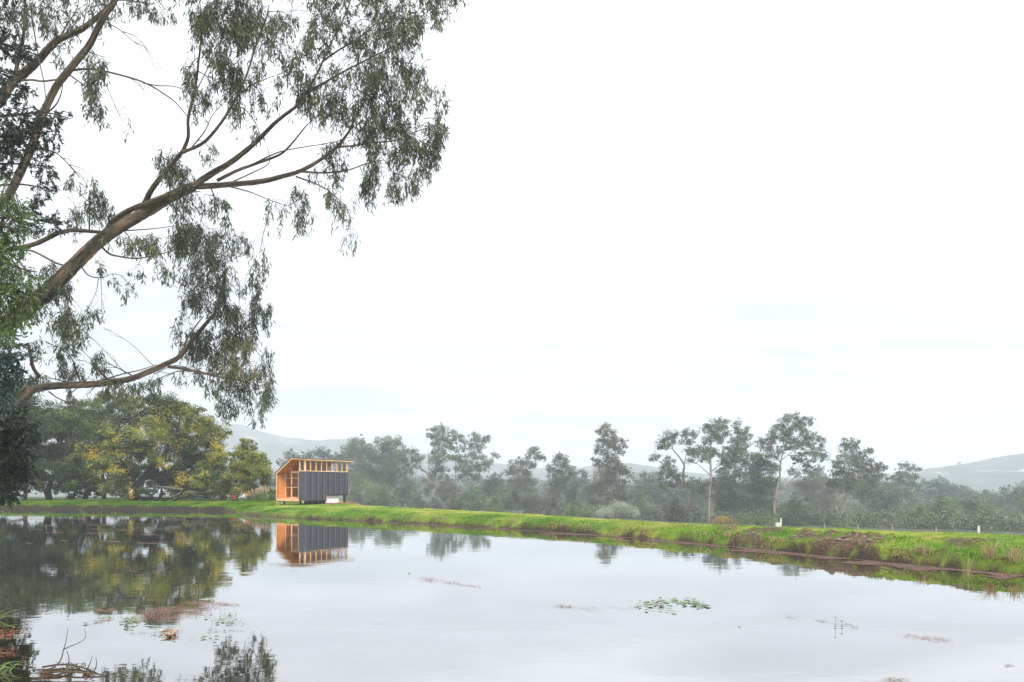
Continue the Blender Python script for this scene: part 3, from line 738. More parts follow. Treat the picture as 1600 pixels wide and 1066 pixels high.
tree('round_tree', 80, [(8, [(131, 781), (134, 765), (143, 744), (158, 722), (162, 690)]), (5, [(136, 762), (124, 742), (118, 720)])],
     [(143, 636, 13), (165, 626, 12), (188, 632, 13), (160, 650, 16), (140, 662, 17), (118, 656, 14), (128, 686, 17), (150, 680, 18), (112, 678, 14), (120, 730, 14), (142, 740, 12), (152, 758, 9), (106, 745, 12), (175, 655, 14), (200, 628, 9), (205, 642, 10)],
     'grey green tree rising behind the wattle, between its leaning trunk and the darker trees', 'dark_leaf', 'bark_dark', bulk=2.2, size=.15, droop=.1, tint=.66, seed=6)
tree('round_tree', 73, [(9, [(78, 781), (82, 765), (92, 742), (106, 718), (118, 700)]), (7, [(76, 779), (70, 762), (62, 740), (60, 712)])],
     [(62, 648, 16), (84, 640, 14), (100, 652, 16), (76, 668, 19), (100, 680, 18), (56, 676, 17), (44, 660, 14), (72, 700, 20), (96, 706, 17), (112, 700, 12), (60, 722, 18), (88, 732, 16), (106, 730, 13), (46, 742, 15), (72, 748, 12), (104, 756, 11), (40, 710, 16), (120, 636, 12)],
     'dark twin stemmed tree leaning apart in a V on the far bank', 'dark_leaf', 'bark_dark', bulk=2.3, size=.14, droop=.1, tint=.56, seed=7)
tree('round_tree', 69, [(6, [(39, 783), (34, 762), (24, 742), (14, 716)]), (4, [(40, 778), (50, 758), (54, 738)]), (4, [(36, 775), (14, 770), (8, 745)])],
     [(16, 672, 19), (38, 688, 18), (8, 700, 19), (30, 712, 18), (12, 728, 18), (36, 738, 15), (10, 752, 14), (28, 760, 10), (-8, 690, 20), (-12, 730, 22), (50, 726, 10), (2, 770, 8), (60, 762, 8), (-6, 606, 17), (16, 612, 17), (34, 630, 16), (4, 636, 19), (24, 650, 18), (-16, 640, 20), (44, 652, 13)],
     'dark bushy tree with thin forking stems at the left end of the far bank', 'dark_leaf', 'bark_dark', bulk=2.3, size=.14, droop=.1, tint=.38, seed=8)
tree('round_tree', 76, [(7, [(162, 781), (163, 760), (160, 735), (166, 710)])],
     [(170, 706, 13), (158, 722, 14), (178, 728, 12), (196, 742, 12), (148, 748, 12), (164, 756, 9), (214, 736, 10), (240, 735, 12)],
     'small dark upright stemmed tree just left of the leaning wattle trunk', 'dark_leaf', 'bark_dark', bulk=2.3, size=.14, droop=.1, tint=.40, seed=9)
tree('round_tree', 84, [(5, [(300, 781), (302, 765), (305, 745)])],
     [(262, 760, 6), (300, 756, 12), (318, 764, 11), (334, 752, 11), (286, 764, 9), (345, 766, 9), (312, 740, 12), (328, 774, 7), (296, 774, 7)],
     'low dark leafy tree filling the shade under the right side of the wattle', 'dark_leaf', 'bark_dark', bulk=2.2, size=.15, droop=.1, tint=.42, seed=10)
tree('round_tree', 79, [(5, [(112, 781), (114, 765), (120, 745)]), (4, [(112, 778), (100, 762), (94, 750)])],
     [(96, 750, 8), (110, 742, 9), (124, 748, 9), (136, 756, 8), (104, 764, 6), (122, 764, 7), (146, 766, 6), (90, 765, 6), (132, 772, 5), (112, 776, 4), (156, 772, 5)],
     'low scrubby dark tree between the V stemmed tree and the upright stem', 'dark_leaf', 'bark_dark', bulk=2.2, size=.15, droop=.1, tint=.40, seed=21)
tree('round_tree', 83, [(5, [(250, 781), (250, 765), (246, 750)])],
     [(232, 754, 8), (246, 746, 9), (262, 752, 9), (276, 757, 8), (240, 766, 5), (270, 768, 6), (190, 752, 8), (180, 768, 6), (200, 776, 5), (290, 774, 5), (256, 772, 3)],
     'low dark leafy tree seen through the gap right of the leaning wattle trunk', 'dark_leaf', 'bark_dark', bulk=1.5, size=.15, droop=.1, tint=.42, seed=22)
# fallen pale limb beneath the wattle
g = Geo(); D_ = 69
pth = [at(238, 760, D_), at(262, 762, D_-.3), at(288, 766, D_-.6), at(305, 774, D_-.9), at(319, 781.5, D_-1.2)]
g.tube(pth, [.07, .12, .14, .15, .16], 8, smooth=4, wob=.1, rng=rng)
g.tube([pth[2], at(312, 770, D_-1), at(334, 768, D_-.4)], [.10, .08, .05], 7, smooth=4); g.tube([at(302, 771, D_-.9), at(318, 776, D_-1.4), at(332, 775, D_-1.7)], [.07, .05, .03], 6, smooth=3)
m_limb = plain('lichen grey dead wood', (.07, .075, .05), (.19, .20, .14), 5, .9)
solo(g, 'fallen_branch', m_limb, pth[-1], 'pale forked dead branch sloping down to the grass under the wattle', 'branch', smooth=True)

# --- trees beyond the field
def T(name, d, trunks, clumps, *a, **k):
    m_ = np.mean([c[0] for c in clumps]); f_ = np.interp(m_, [560, 800, 950, 1060, 1300], [1.65, 1.65, 1.65, 1.65, 1.65]) if d < 190 else 1.15
    return tree(name, d*f_, trunks, clumps, *a, trw=.68, **k)
G_ = 'trees in the mist beyond the bank'
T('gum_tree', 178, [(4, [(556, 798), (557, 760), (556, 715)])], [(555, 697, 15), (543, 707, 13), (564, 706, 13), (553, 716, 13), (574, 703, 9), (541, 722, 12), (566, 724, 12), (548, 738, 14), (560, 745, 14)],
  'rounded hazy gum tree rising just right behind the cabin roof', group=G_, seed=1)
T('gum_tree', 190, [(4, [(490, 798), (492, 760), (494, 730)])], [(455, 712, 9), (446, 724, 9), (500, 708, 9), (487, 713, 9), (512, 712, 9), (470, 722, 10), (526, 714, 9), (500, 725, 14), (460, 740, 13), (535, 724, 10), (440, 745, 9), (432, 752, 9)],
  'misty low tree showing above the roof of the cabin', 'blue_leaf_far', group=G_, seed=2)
T('gum_tree', 155, [(6, [(607, 800), (608, 775), (608, 755), (604, 720)]), (3, [(608, 765), (622, 735), (626, 712)])],
  [(610, 691, 12), (597, 695, 12), (622, 699, 12), (630, 712, 13), (608, 710, 17), (588, 712, 15), (595, 728, 18), (617, 730, 17), (577, 730, 14), (634, 728, 9), (604, 746, 17), (583, 746, 15), (626, 746, 12), (640, 736, 6), (570, 742, 10)],
  'large domed gum tree just right of the cabin, with a tan trunk', 'gum_leaf_far', 'bark_tan', group=G_, seed=3)
T('round_tree', 140, [(4, [(565, 800), (566, 775)])], [(560, 752, 13), (575, 762, 13), (552, 768, 13), (566, 780, 15), (584, 778, 13), (592, 764, 11), (550, 786, 10), (595, 790, 10), (578, 790, 11)],
  'bushy green tree against the right side of the cabin', 'round_leaf_far', 'bark_grey', group=G_, seed=4)
T('slender_tree', 150, [(2.2, [(649, 800), (649, 760), (650, 730), (649, 712)])], [(649, 707, 9), (655, 716, 7), (643, 718, 6), (650, 727, 6)],
  'small round topped sapling on a bare thin stem, left of the tall twin gums', 'gum_leaf_far', 'bark_grey', group=G_, seed=5)
T('bare_tree', 150, [(3.2, [(670, 802), (671, 770), (670, 735), (669, 706)]), (1.2, [(670, 745), (660, 725), (655, 715)]), (1.2, [(670, 735), (678, 718), (682, 708)])], [(671, 740, 4), (664, 752, 4), (674, 760, 5), (667, 770, 6), (660, 735, 3)],
  'thin nearly leafless gum trunk left of the tall gum', 'brown_leaf_far', 'bark_tan', group=G_, seed=6)
T('gum_tree', 152, [(3.6, [(678, 802), (678, 770), (682, 730), (686, 700), (686, 680)]), (1.6, [(682, 715), (694, 700), (702, 688)])],
  [(684, 671, 9), (676, 679, 8), (694, 673, 7), (688, 683, 10), (680, 692, 8), (692, 697, 9), (700, 690, 6), (686, 708, 10), (676, 716, 8), (694, 718, 9), (682, 728, 10), (690, 738, 9), (676, 740, 8), (706, 698, 5)],
  'tallest narrow gum of the group between cabin and silver shrub', 'gum_leaf_far', 'bark_tan', group=G_, seed=7)
T('gum_tree', 158, [(2.6, [(713, 802), (713, 760), (712, 720), (714, 695)]), (1.5, [(713, 730), (722, 712), (726, 700)])],
  [(713, 680, 8), (706, 690, 7), (718, 687, 8), (710, 700, 7), (722, 700, 6), (714, 714, 8), (724, 716, 9), (728, 730, 9), (716, 732, 6), (724, 743, 8), (703, 712, 5)],
  'gum with a bare straight stem and parted crown, middle of the three tall ones', 'gum_leaf_far', 'bark_grey', group=G_, seed=8)
T('gum_tree', 160, [(3, [(736, 802), (736, 765), (738, 730), (740, 700)]), (1.6, [(739, 718), (750, 700), (757, 688)])],
  [(741, 684, 8), (735, 691, 7), (756, 687, 6), (763, 684, 5), (748, 690, 7), (740, 700, 8), (752, 699, 6), (737, 714, 9), (748, 714, 8), (757, 722, 9), (742, 728, 9), (752, 733, 8), (733, 740, 8), (745, 748, 8)],
  'ragged topped gum, rightmost of the three tall ones', 'gum_leaf_far', 'bark_grey', group=G_, seed=9)
T('slender_tree', 165, [(1.8, [(757, 802), (758, 760), (764, 735), (771, 715)]), (1, [(768, 725), (773, 706), (771, 700)])], [(771, 711, 5), (777, 714, 3.5), (762, 724, 3), (768, 720, 3)],
  'thin sparse sapling with a small tuft at its bent tip', 'blue_leaf_far', 'bark_grey', group=G_, seed=10)
T('bare_tree', 170, [(1.4, [(784, 802), (785, 760), (784, 718)]), (.8, [(785, 755), (789, 740)])], [(784, 740, 2), (786, 752, 3)], 'bare dead pole like trunk between the sapling and the leaning gum', 'blue_leaf_far', 'bark_grey', group=G_, seed=11)
T('gum_tree', 150, [(3.4, [(812, 802), (814, 770), (818, 742), (826, 720), (834, 708)])],
  [(836, 703, 7), (829, 711, 8), (840, 712, 6), (850, 716, 5), (845, 714, 5), (822, 720, 9), (813, 725, 8), (801, 727, 7), (832, 726, 7), (818, 736, 10), (806, 738, 9), (828, 744, 9), (795, 737, 6), (812, 752, 11), (826, 758, 10), (800, 755, 11)],
  'leaning gum whose crown sweeps up to the right in the middle of the misty trees', 'brown_leaf_far', 'bark_grey', group=G_, seed=12)
T('gum_tree', 140, [(3.2, [(880, 806), (880, 775), (877, 745), (876, 715)])],
  [(874, 712, 6), (883, 716, 5), (870, 721, 8), (880, 724, 8), (865, 732, 9), (877, 735, 10), (889, 732, 8), (893, 744, 9), (880, 749, 12), (866, 748, 10), (898, 757, 10), (888, 764, 11), (900, 772, 9), (872, 764, 12), (903, 784, 8), (893, 783, 9)],
  'dense pointed gum standing left of the tall lone gum', 'gum_leaf_far', 'bark_grey', group=G_, seed=13)
for i, (px, py, r, d, lf, lab) in enumerate([
    (600, 778, 17, 138, 'round_leaf_far', 'rounded bush directly under the broad domed gum'),
    (636, 768, 18, 142, 'gum_leaf_far', 'dark bush between the domed gum and the thin bare trunk'),
    (650, 786, 13, 130, 'gum_leaf_far', 'low dark bush left of the two pale thin trunks'),
    (700, 764, 16, 145, 'brown_leaf_far', 'brownish bush behind the tall twin gums'),
    (737, 780, 20, 128, 'round_leaf_far', 'dark green dome shaped bush below the three tall gums'),
    (708, 787, 12, 130, 'brown_leaf_far', 'olive bush right of the tallest gum, at the grass edge'),
    (770, 758, 17, 150, 'gum_leaf_far', 'hazy bush below the thin bent sapling'),
    (772, 788, 14, 124, 'lime_leaf', 'light green low bush at the grass edge below the misty trees'),
    (798, 775, 18, 135, 'gum_leaf_far', 'broad bush left of the leaning gum stem'),
    (830, 782, 19, 128, 'brown_leaf_far', 'brown green bush in front of the leaning gum'),
    (862, 784, 18, 130, 'brown_leaf_far', 'brown bush below the pointed gum'),
    (893, 796, 10, 112, 'lime_leaf', 'small light green bush left of the silver shrub'),
    (915, 800, 9, 108, 'lime_leaf', 'small yellow green bush touching the silver shrub'),
    (1054, 794, 16, 112, 'brown_leaf_far', 'round brownish bush left of the pale leaning trunk'),
    (680, 790, 12, 134, 'gum_leaf_far', 'small dark bush at the foot of the tallest gum'),
    (1000, 797, 8, 110, 'gum_leaf_far', 'small dark bush right of the silver shrub')]):
    rg = np.random.default_rng(100+i)
    cls = [(px, py-r*.35, r*.62), (px-r*.5, py, r*.55), (px+r*.5, py+1, r*.55), (px-r*.75, py+r*.5, r*.42), (px+r*.75, py+r*.5, r*.42), (px, py+r*.4, r*.6), (px+rg.uniform(-.3, .3)*r, py-r*.7, r*.34), (px-r*.3, py+r*.9, r*.4), (px+r*.35, py+r*.9, r*.4)]
    T('bush', d, [(2, [(px, py+r*1.1), (px, py)])], cls, lab, lf, 'bark_grey', cat='bush', group=G_, seed=40+i, branch=False, spread=.6, sub=7)
T('gum_tree', 118, [(3.2, [(948, 812), (948, 780), (948, 740), (949, 700), (949, 675)])],
  [(949, 668, 7), (944, 677, 9), (955, 677, 8), (960, 686, 9), (972, 693, 7), (977, 698, 4), (940, 690, 8), (951, 692, 10), (936, 703, 8), (956, 704, 11), (970, 708, 5), (942, 714, 10), (959, 719, 9), (934, 722, 7), (927, 716, 3), (950, 731, 13), (968, 730, 10), (978, 738, 8), (936, 742, 12), (962, 746, 14), (944, 758, 15), (972, 756, 10), (930, 766, 11), (960, 772, 15), (943, 782, 13), (974, 776, 9), (928, 786, 8)],
  'tall lone pyramid shaped gum standing apart, silver shrub at its foot', 'brown_leaf_far', 'bark_grey', group=G_, seed=14)
T('shrub', 88, [(3, [(962, 812), (962, 800)])], [(946, 799, 9), (957, 794, 9), (968, 792, 9), (979, 795, 9), (988, 800, 8), (963, 802, 12), (978, 805, 10), (949, 807, 9), (994, 805, 5), (938, 803, 6)],
  'wide silvery white shrub on the edge of the grass, below the tall lone gum', 'silver_leaf', 'bark_grey', cat='shrub', group=G_, seed=15, branch=False, size=.17, tint=.6, spread=.6, slim=.35)
T('cypress_tree', 135, [(2, [(1002, 810), (1001, 780), (999, 765)])], [(998, 763, 5), (999, 771, 7), (1002, 780, 9), (1001, 791, 11), (1005, 800, 9)],
  'little cone shaped green tree between the lone gum and the twin pale trunks', 'round_leaf_far', 'bark_grey', group=G_, seed=16)
for i, (cls, lab) in enumerate([
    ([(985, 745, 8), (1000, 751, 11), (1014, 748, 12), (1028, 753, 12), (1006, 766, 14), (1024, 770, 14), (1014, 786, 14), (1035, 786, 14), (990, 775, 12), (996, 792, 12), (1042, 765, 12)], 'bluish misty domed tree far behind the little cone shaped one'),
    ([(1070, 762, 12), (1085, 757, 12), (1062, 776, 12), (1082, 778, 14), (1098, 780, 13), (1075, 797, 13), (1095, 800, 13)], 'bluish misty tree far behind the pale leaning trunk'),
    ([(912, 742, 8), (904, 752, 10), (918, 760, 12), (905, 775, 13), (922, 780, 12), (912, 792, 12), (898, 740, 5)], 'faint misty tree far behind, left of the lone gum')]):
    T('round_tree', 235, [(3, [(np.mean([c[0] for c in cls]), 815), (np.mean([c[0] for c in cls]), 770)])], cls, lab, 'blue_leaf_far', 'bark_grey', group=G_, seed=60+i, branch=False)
T('gum_tree', 112, [(6.5, [(1076, 818), (1076, 795), (1073, 770), (1067, 745), (1069, 728), (1062, 713), (1054, 703), (1051, 693)]), (3, [(1068, 735), (1072, 712), (1078, 695)]), (2.2, [(1066, 745), (1052, 735), (1046, 726)])],
  [(1043, 682, 9), (1052, 686, 8), (1033, 690, 8), (1040, 695, 8), (1055, 679, 6), (1029, 698, 5), (1075, 675, 7), (1085, 678, 6), (1068, 677, 5), (1076, 688, 7), (1066, 690, 5), (1024, 714, 7), (1018, 718, 4), (1044, 720, 8), (1036, 728, 6), (1049, 731, 9), (1041, 740, 10), (1057, 742, 8), (1046, 754, 9), (1037, 760, 6), (1060, 752, 6), (1076, 757, 7), (1084, 762, 5)],
  'open crowned gum on a pale leaning trunk that bends at mid height', 'gum_leaf_far', 'bark_tan', group=G_, seed=17, spread=.5)
T('gum_tree', 108, [(8.5, [(1107, 818), (1107, 795), (1107, 770), (1110, 745), (1110, 720), (1111, 700), (1112, 680)]), (3, [(1109, 742), (1098, 732), (1088, 724)]), (3, [(1110, 738), (1122, 728), (1130, 722)])],
  [(1112, 664, 8), (1122, 661, 8), (1132, 662, 7), (1104, 670, 7), (1118, 672, 9), (1130, 670, 6), (1112, 683, 10), (1125, 684, 10), (1104, 690, 6), (1137, 678, 5), (1100, 704, 9), (1092, 711, 10), (1082, 702, 8), (1076, 706, 6), (1079, 719, 6), (1112, 706, 9), (1122, 711, 8), (1130, 719, 7), (1104, 717, 8), (1100, 757, 9), (1091, 764, 9), (1110, 760, 8), (1102, 772, 6), (1085, 772, 5), (1113, 776, 5)],
  'flat topped gum on the straightest and thickest pale trunk, second from the leaning one', 'gum_leaf_far', 'bark_tan', group=G_, seed=18, spread=.5)
T('gum_tree', 116, [(5, [(1150, 818), (1150, 780), (1150, 740), (1153, 700), (1154, 672)]), (3, [(1152, 710), (1162, 692), (1167, 678)])],
  [(1153, 661, 5), (1151, 670, 7), (1155, 680, 8), (1148, 690, 8), (1158, 694, 10), (1167, 671, 5), (1168, 680, 7), (1166, 690, 8), (1140, 703, 9), (1152, 706, 11), (1137, 715, 9), (1162, 708, 9), (1147, 722, 12), (1134, 728, 8), (1162, 728, 10)],
  'gum with two narrow upright tips beside the flat topped gum', 'gum_leaf_far', 'bark_grey', group=G_, seed=19, spread=.6)
T('round_tree', 112, [(5, [(1136, 818), (1137, 790), (1138, 760)])],
  [(1128, 745, 12), (1142, 742, 13), (1118, 752, 10), (1132, 760, 15), (1148, 762, 15), (1124, 775, 13), (1140, 782, 15), (1128, 795, 14), (1148, 798, 13), (1155, 780, 12), (1136, 808, 9)],
  'dense dark bushy tree filling the gap right of the thickest pale trunk', 'gum_leaf_far', 'bark_grey', group=G_, seed=20, tint=.38)
T('round_tree', 114, [(5, [(1184, 818), (1185, 790), (1186, 750)])],
  [(1183, 713, 10), (1193, 718, 11), (1176, 722, 10), (1200, 728, 12), (1184, 731, 13), (1208, 736, 10), (1172, 742, 13), (1192, 746, 15), (1168, 758, 14), (1184, 764, 15), (1202, 758, 14), (1176, 780, 15), (1194, 782, 15), (1166, 794, 12), (1184, 800, 13), (1204, 796, 12), (1172, 808, 9)],
  'tall massive dark green tree, left neighbour of the highest gum', 'round_leaf_far', 'bark_grey', group=G_, seed=21, tint=.42)
T('gum_tree', 106, [(6, [(1213, 820), (1211, 795), (1214, 770), (1220, 745), (1221, 720), (1228, 695), (1234, 670)]), (3, [(1212, 780), (1228, 758), (1245, 745), (1258, 738)]), (2.4, [(1221, 725), (1208, 708), (1200, 695)]), (2.2, [(1222, 718), (1240, 705), (1262, 695)])],
  [(1231, 654, 8), (1242, 652, 7), (1222, 662, 7), (1254, 657, 7), (1264, 660, 6), (1268, 655, 4), (1236, 666, 10), (1249, 669, 9), (1212, 671, 8), (1224, 675, 9), (1208, 682, 8), (1188, 691, 8), (1197, 699, 9), (1204, 690, 8), (1238, 682, 10), (1224, 688, 8), (1258, 682, 10), (1270, 683, 8), (1281, 687, 6), (1248, 694, 9), (1235, 698, 8), (1264, 699, 9), (1276, 706, 9), (1288, 713, 7), (1270, 714, 7), (1222, 702, 7), (1254, 708, 7), (1244, 718, 7), (1258, 726, 8), (1212, 712, 6), (1284, 698, 6), (1266, 738, 8), (1240, 740, 8)],
  'highest and widest of the gums beyond the bank, with spreading open limbs', 'gum_leaf_far', 'bark_tan', group=G_, seed=22, spread=.5)
T('bush', 100, [(3, [(1243, 824), (1244, 800)])], [(1240, 785, 10), (1250, 790, 11), (1232, 794, 11), (1244, 800, 13), (1260, 803, 11), (1230, 808, 11), (1250, 812, 11), (1270, 812, 9), (1284, 815, 7), (1264, 792, 6)],
  'rounded grey green bush at the foot of the highest gum, right of the white post', 'gum_leaf_far', 'bark_grey', cat='bush', group=G_, seed=23, branch=False)
T('round_tree', 150, [(3, [(1262, 820), (1262, 780)])], [(1250, 752, 11), (1266, 752, 12), (1280, 748, 11), (1292, 755, 11), (1258, 768, 13), (1276, 770, 14), (1290, 776, 13), (1300, 766, 10), (1270, 786, 12), (1288, 793, 12), (1300, 800, 10), (1280, 738, 8)],
  'grey green tree filling in behind, between the highest gum and the forked pale trunk', 'brown_leaf_far', 'bark_grey', group=G_, seed=24)
T('gum_tree', 104, [(6, [(1311, 821), (1310, 805), (1307, 790), (1308, 772), (1318, 750)]), (5, [(1312, 808), (1317, 790), (1323, 772), (1330, 750), (1335, 720)])],
  [(1325, 690, 7), (1318, 698, 7), (1330, 700, 8), (1337, 693, 5), (1341, 690, 3), (1355, 706, 6), (1362, 703, 4), (1346, 711, 7), (1332, 713, 9), (1316, 712, 7), (1309, 720, 6), (1312, 731, 9), (1327, 728, 11), (1342, 726, 10), (1355, 722, 8), (1304, 740, 7), (1320, 745, 12), (1336, 744, 13), (1352, 738, 11), (1366, 733, 9), (1376, 728, 6), (1382, 731, 4), (1310, 757, 9), (1326, 760, 11), (1342, 758, 12), (1358, 752, 12), (1372, 748, 10), (1300, 756, 6), (1350, 770, 8)],
  'gum with a low forked pale trunk in a V, bare above the grass', 'gum_leaf_far', 'bark_tan', group=G_, seed=25, spread=.55, tint=.45)
T('round_tree', 128, [(3.4, [(1352, 824), (1352, 800), (1354, 780)]), (2, [(1353, 815), (1366, 807), (1378, 802)])],
  [(1364, 765, 10), (1378, 762, 11), (1390, 768, 10), (1370, 778, 12), (1385, 782, 12), (1398, 778, 9), (1350, 780, 8), (1340, 772, 8), (1378, 794, 9), (1395, 793, 8)],
  'medium tree with a slim tan stem, first one right of the forked trunk', 'gum_leaf_far', 'bark_tan', group=G_, seed=26)
T('gum_tree', 150, [(2.6, [(1408, 822), (1408, 780), (1408, 750), (1412, 728)]), (1.4, [(1409, 752), (1422, 742), (1432, 735)])],
  [(1411, 727, 6), (1418, 731, 6), (1428, 731, 5), (1437, 734, 4), (1405, 738, 7), (1420, 743, 8), (1432, 745, 5), (1400, 750, 9), (1414, 755, 10), (1428, 758, 9), (1394, 760, 9), (1408, 770, 11), (1424, 772, 10)],
  'thin gum with a small airy upper tuft near the foot of the bare hill', 'gum_leaf_far', 'bark_grey', group=G_, seed=27)
far = [([(1440, 760, 9), (1452, 754, 9), (1464, 752, 8), (1470, 760, 10), (1448, 770, 11), (1464, 774, 11), (1478, 770, 9), (1440, 785, 10), (1458, 790, 12)], 185, 'blue_leaf_far', 'flat topped misty tree first right of the airy tufted gum'),
       ([(1482, 764, 9), (1495, 762, 9), (1506, 767, 9), (1488, 777, 11), (1502, 780, 11), (1516, 775, 9), (1524, 783, 8), (1492, 792, 12), (1512, 793, 11)], 180, 'blue_leaf_far', 'misty domed tree right of the flat topped one, in front of the bare hill'),
       ([(1392, 800, 10), (1376, 806, 10), (1360, 802, 8), (1404, 808, 9), (1388, 815, 9), (1368, 816, 7), (1340, 808, 8), (1326, 806, 6)], 140, 'blue_leaf_far', 'low misty bush behind the slim tan stem'),
       ([(1470, 785, 10), (1482, 783, 8), (1462, 795, 10), (1478, 797, 12), (1492, 800, 12), (1466, 808, 11), (1486, 812, 11), (1456, 806, 8)], 104, 'round_leaf_far', 'fresh green round tree just right of the yellowish bush'),
       ([(1508, 788, 10), (1520, 785, 9), (1534, 790, 10), (1546, 796, 9), (1514, 800, 12), (1532, 804, 12), (1552, 808, 10), (1504, 813, 11), (1524, 817, 10), (1544, 820, 9)], 108, 'round_leaf_far', 'broad green tree behind the right-hand white post'),
       ([(1430, 798, 8), (1440, 796, 7), (1424, 806, 8), (1436, 809, 9), (1448, 806, 8), (1418, 814, 7), (1442, 817, 7)], 96, 'lime_leaf', 'yellowish green bush at the grass edge under the hill'),
       ([(1528, 812, 8), (1516, 818, 8), (1540, 818, 8), (1530, 822, 8)], 90, 'brown_leaf_far', 'small brownish bush right behind the right-hand white post'),
       ([(1570, 768, 7), (1576, 776, 9), (1566, 784, 9), (1582, 788, 11), (1570, 797, 11), (1560, 806, 10), (1580, 808, 12), (1565, 820, 9)], 150, 'blue_leaf_far', 'misty tree second from the right edge'),
       ([(1592, 768, 8), (1604, 760, 9), (1598, 780, 11), (1612, 775, 12), (1594, 795, 12), (1610, 796, 14), (1598, 812, 13), (1620, 812, 14), (1586, 822, 9), (1630, 790, 14)], 128, 'gum_leaf_far', 'dark misty tree at the right edge of the view'),
       ([(1540, 771, 5), (1547, 774, 7), (1538, 780, 6), (1550, 785, 8), (1556, 778, 5)], 240, 'blue_leaf_far', 'faint little tree far behind at the foot of the bare hill'),
       ([(1160, 812, 8), (1176, 814, 8), (1190, 815, 8), (1206, 816, 7)], 86, 'lime_leaf', 'low light green scrub left of the white post'),
       ([(1318, 820, 6), (1330, 821, 5), (1302, 820, 5)], 80, 'lime_leaf', 'tiny green shrub at the foot of the forked trunk')]
for i, (cls, d, lf, lab) in enumerate(far):
    m = np.mean([c[0] for c in cls]); b = 'bush' if ('bush' in lab or 'scrub' in lab or 'shrub' in lab) else 'round_tree'
    T(b, d, [(3, [(m, 824), (m, np.mean([c[1] for c in cls]))])], cls, lab, lf, 'bark_grey', cat='bush' if b == 'bush' else 'tree', group=G_, seed=80+i, branch=False)
T('bush', 75, [(2, [(1132, 820), (1132, 814)])], [(1124, 813, 6), (1133, 811, 6), (1142, 814, 6), (1118, 817, 4), (1150, 818, 4)], 'small orange yellow flowering bush at the grass edge beneath the flat topped gum', 'orange_leaf', 'bark_grey', cat='bush', group=G_, seed=95, branch=False, size=.13)
tree('round_tree', 1040, [(1, [(1498, 730), (1498, 724)])], [(1498, 724, 2.6), (1496, 728, 2.6), (1500, 728, 2.4)], 'tiny lone tree standing on the crest of the bare right-hand hill', 'blue_leaf_far', 'bark_grey', seed=96, branch=False, size=1.5)
# the long dense wood that closes the valley
g = Geo(); rg = np.random.default_rng(77); cen = []; rad = []
for px in np.arange(380, 1760, 5.5):
    for row in range(4):
        d = 370 + 60*row + rg.uniform(-15, 15)
        top = np.interp(px, [380, 560, 700, 880, 1000, 1150, 1300, 1400, 1450, 1520, 1570, 1640, 1760], [736, 738, 745, 751, 754, 752, 750, 757, 766, 783, 776, 770, 765]) + 9*fbm(np.array(px*.03), np.array(row*3.3), 91) - 4.5 + rg.uniform(-2, 3)
        zt = at(px, float(top), d)[2]
        for q_ in range(3):
            r_ = rg.uniform(2.2, 4.2); cen.append(((px-800+rg.uniform(-5, 5))*d/FPX, d, zt - r_*.8 - q_*rg.uniform(2, 5))); rad.append(r_)
clump_leaves(g, rg, cen, rad, 10, .62, .9, .1, .45, 6)
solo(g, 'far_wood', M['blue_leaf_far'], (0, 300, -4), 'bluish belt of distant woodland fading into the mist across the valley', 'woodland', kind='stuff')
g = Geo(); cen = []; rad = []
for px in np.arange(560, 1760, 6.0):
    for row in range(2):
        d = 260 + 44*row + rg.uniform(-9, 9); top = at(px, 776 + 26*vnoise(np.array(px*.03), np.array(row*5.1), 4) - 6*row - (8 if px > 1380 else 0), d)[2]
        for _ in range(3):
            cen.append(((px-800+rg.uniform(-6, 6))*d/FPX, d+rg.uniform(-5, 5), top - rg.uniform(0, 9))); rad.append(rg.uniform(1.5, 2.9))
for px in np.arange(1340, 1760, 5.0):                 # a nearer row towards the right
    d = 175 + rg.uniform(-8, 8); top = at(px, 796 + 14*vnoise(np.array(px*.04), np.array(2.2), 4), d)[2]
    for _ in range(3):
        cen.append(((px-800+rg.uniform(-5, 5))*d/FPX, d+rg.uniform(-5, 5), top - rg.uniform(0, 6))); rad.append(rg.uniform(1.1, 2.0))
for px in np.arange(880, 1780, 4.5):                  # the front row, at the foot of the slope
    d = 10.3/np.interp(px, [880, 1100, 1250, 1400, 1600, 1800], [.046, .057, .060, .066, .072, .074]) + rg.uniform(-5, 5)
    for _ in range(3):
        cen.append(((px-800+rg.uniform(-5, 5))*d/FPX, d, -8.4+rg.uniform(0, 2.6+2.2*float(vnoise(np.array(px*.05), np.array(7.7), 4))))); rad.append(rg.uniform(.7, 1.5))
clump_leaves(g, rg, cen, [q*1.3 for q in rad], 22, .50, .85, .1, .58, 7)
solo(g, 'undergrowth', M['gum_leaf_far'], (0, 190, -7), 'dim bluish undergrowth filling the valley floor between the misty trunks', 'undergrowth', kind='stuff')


# ------------------------------------------------------------------ the great gum overhanging the pond from the left
gum_base = np.array([-31.0, 30.5, .55])
gum = root('eucalyptus_tree', gum_base, 'huge old gum reaching over the pond, with drooping leaves and peeling reddish limbs', 'tree')
rg = np.random.default_rng(11)
LIMBS = []      # (parts, paths)
def limb(paths, deps, name='limb', bark='bark_red'):
    """paths: [(w0, w1, [(px, py), ...])]"""
    g = Geo(); out = []
    for (w0, w1, pp), (d0, d1) in zip(paths, deps):
        n = len(pp); ds = np.linspace(d0, d1, n) + (rg.normal(0, .12, n) if n > 3 else 0)
        P = np.array([at(x, y, d) for (x, y), d in zip(pp, ds)]); r = np.linspace(w0, w1, n)*.42*ds/FPX
        Q = g.tube(P, r, 16 if w0 > 9 else (10 if w0 > 5 else 6), smooth=9 if w0 > 9 else 5, wob=.07, rng=rg); out.append((Q, np.linspace(r[0], r[-1], len(Q)), (ds[0]+ds[-1])/2))
    o = part(g, name, M[bark], gum, gum_base, True)
    LIMBS.append((o, out)); return o
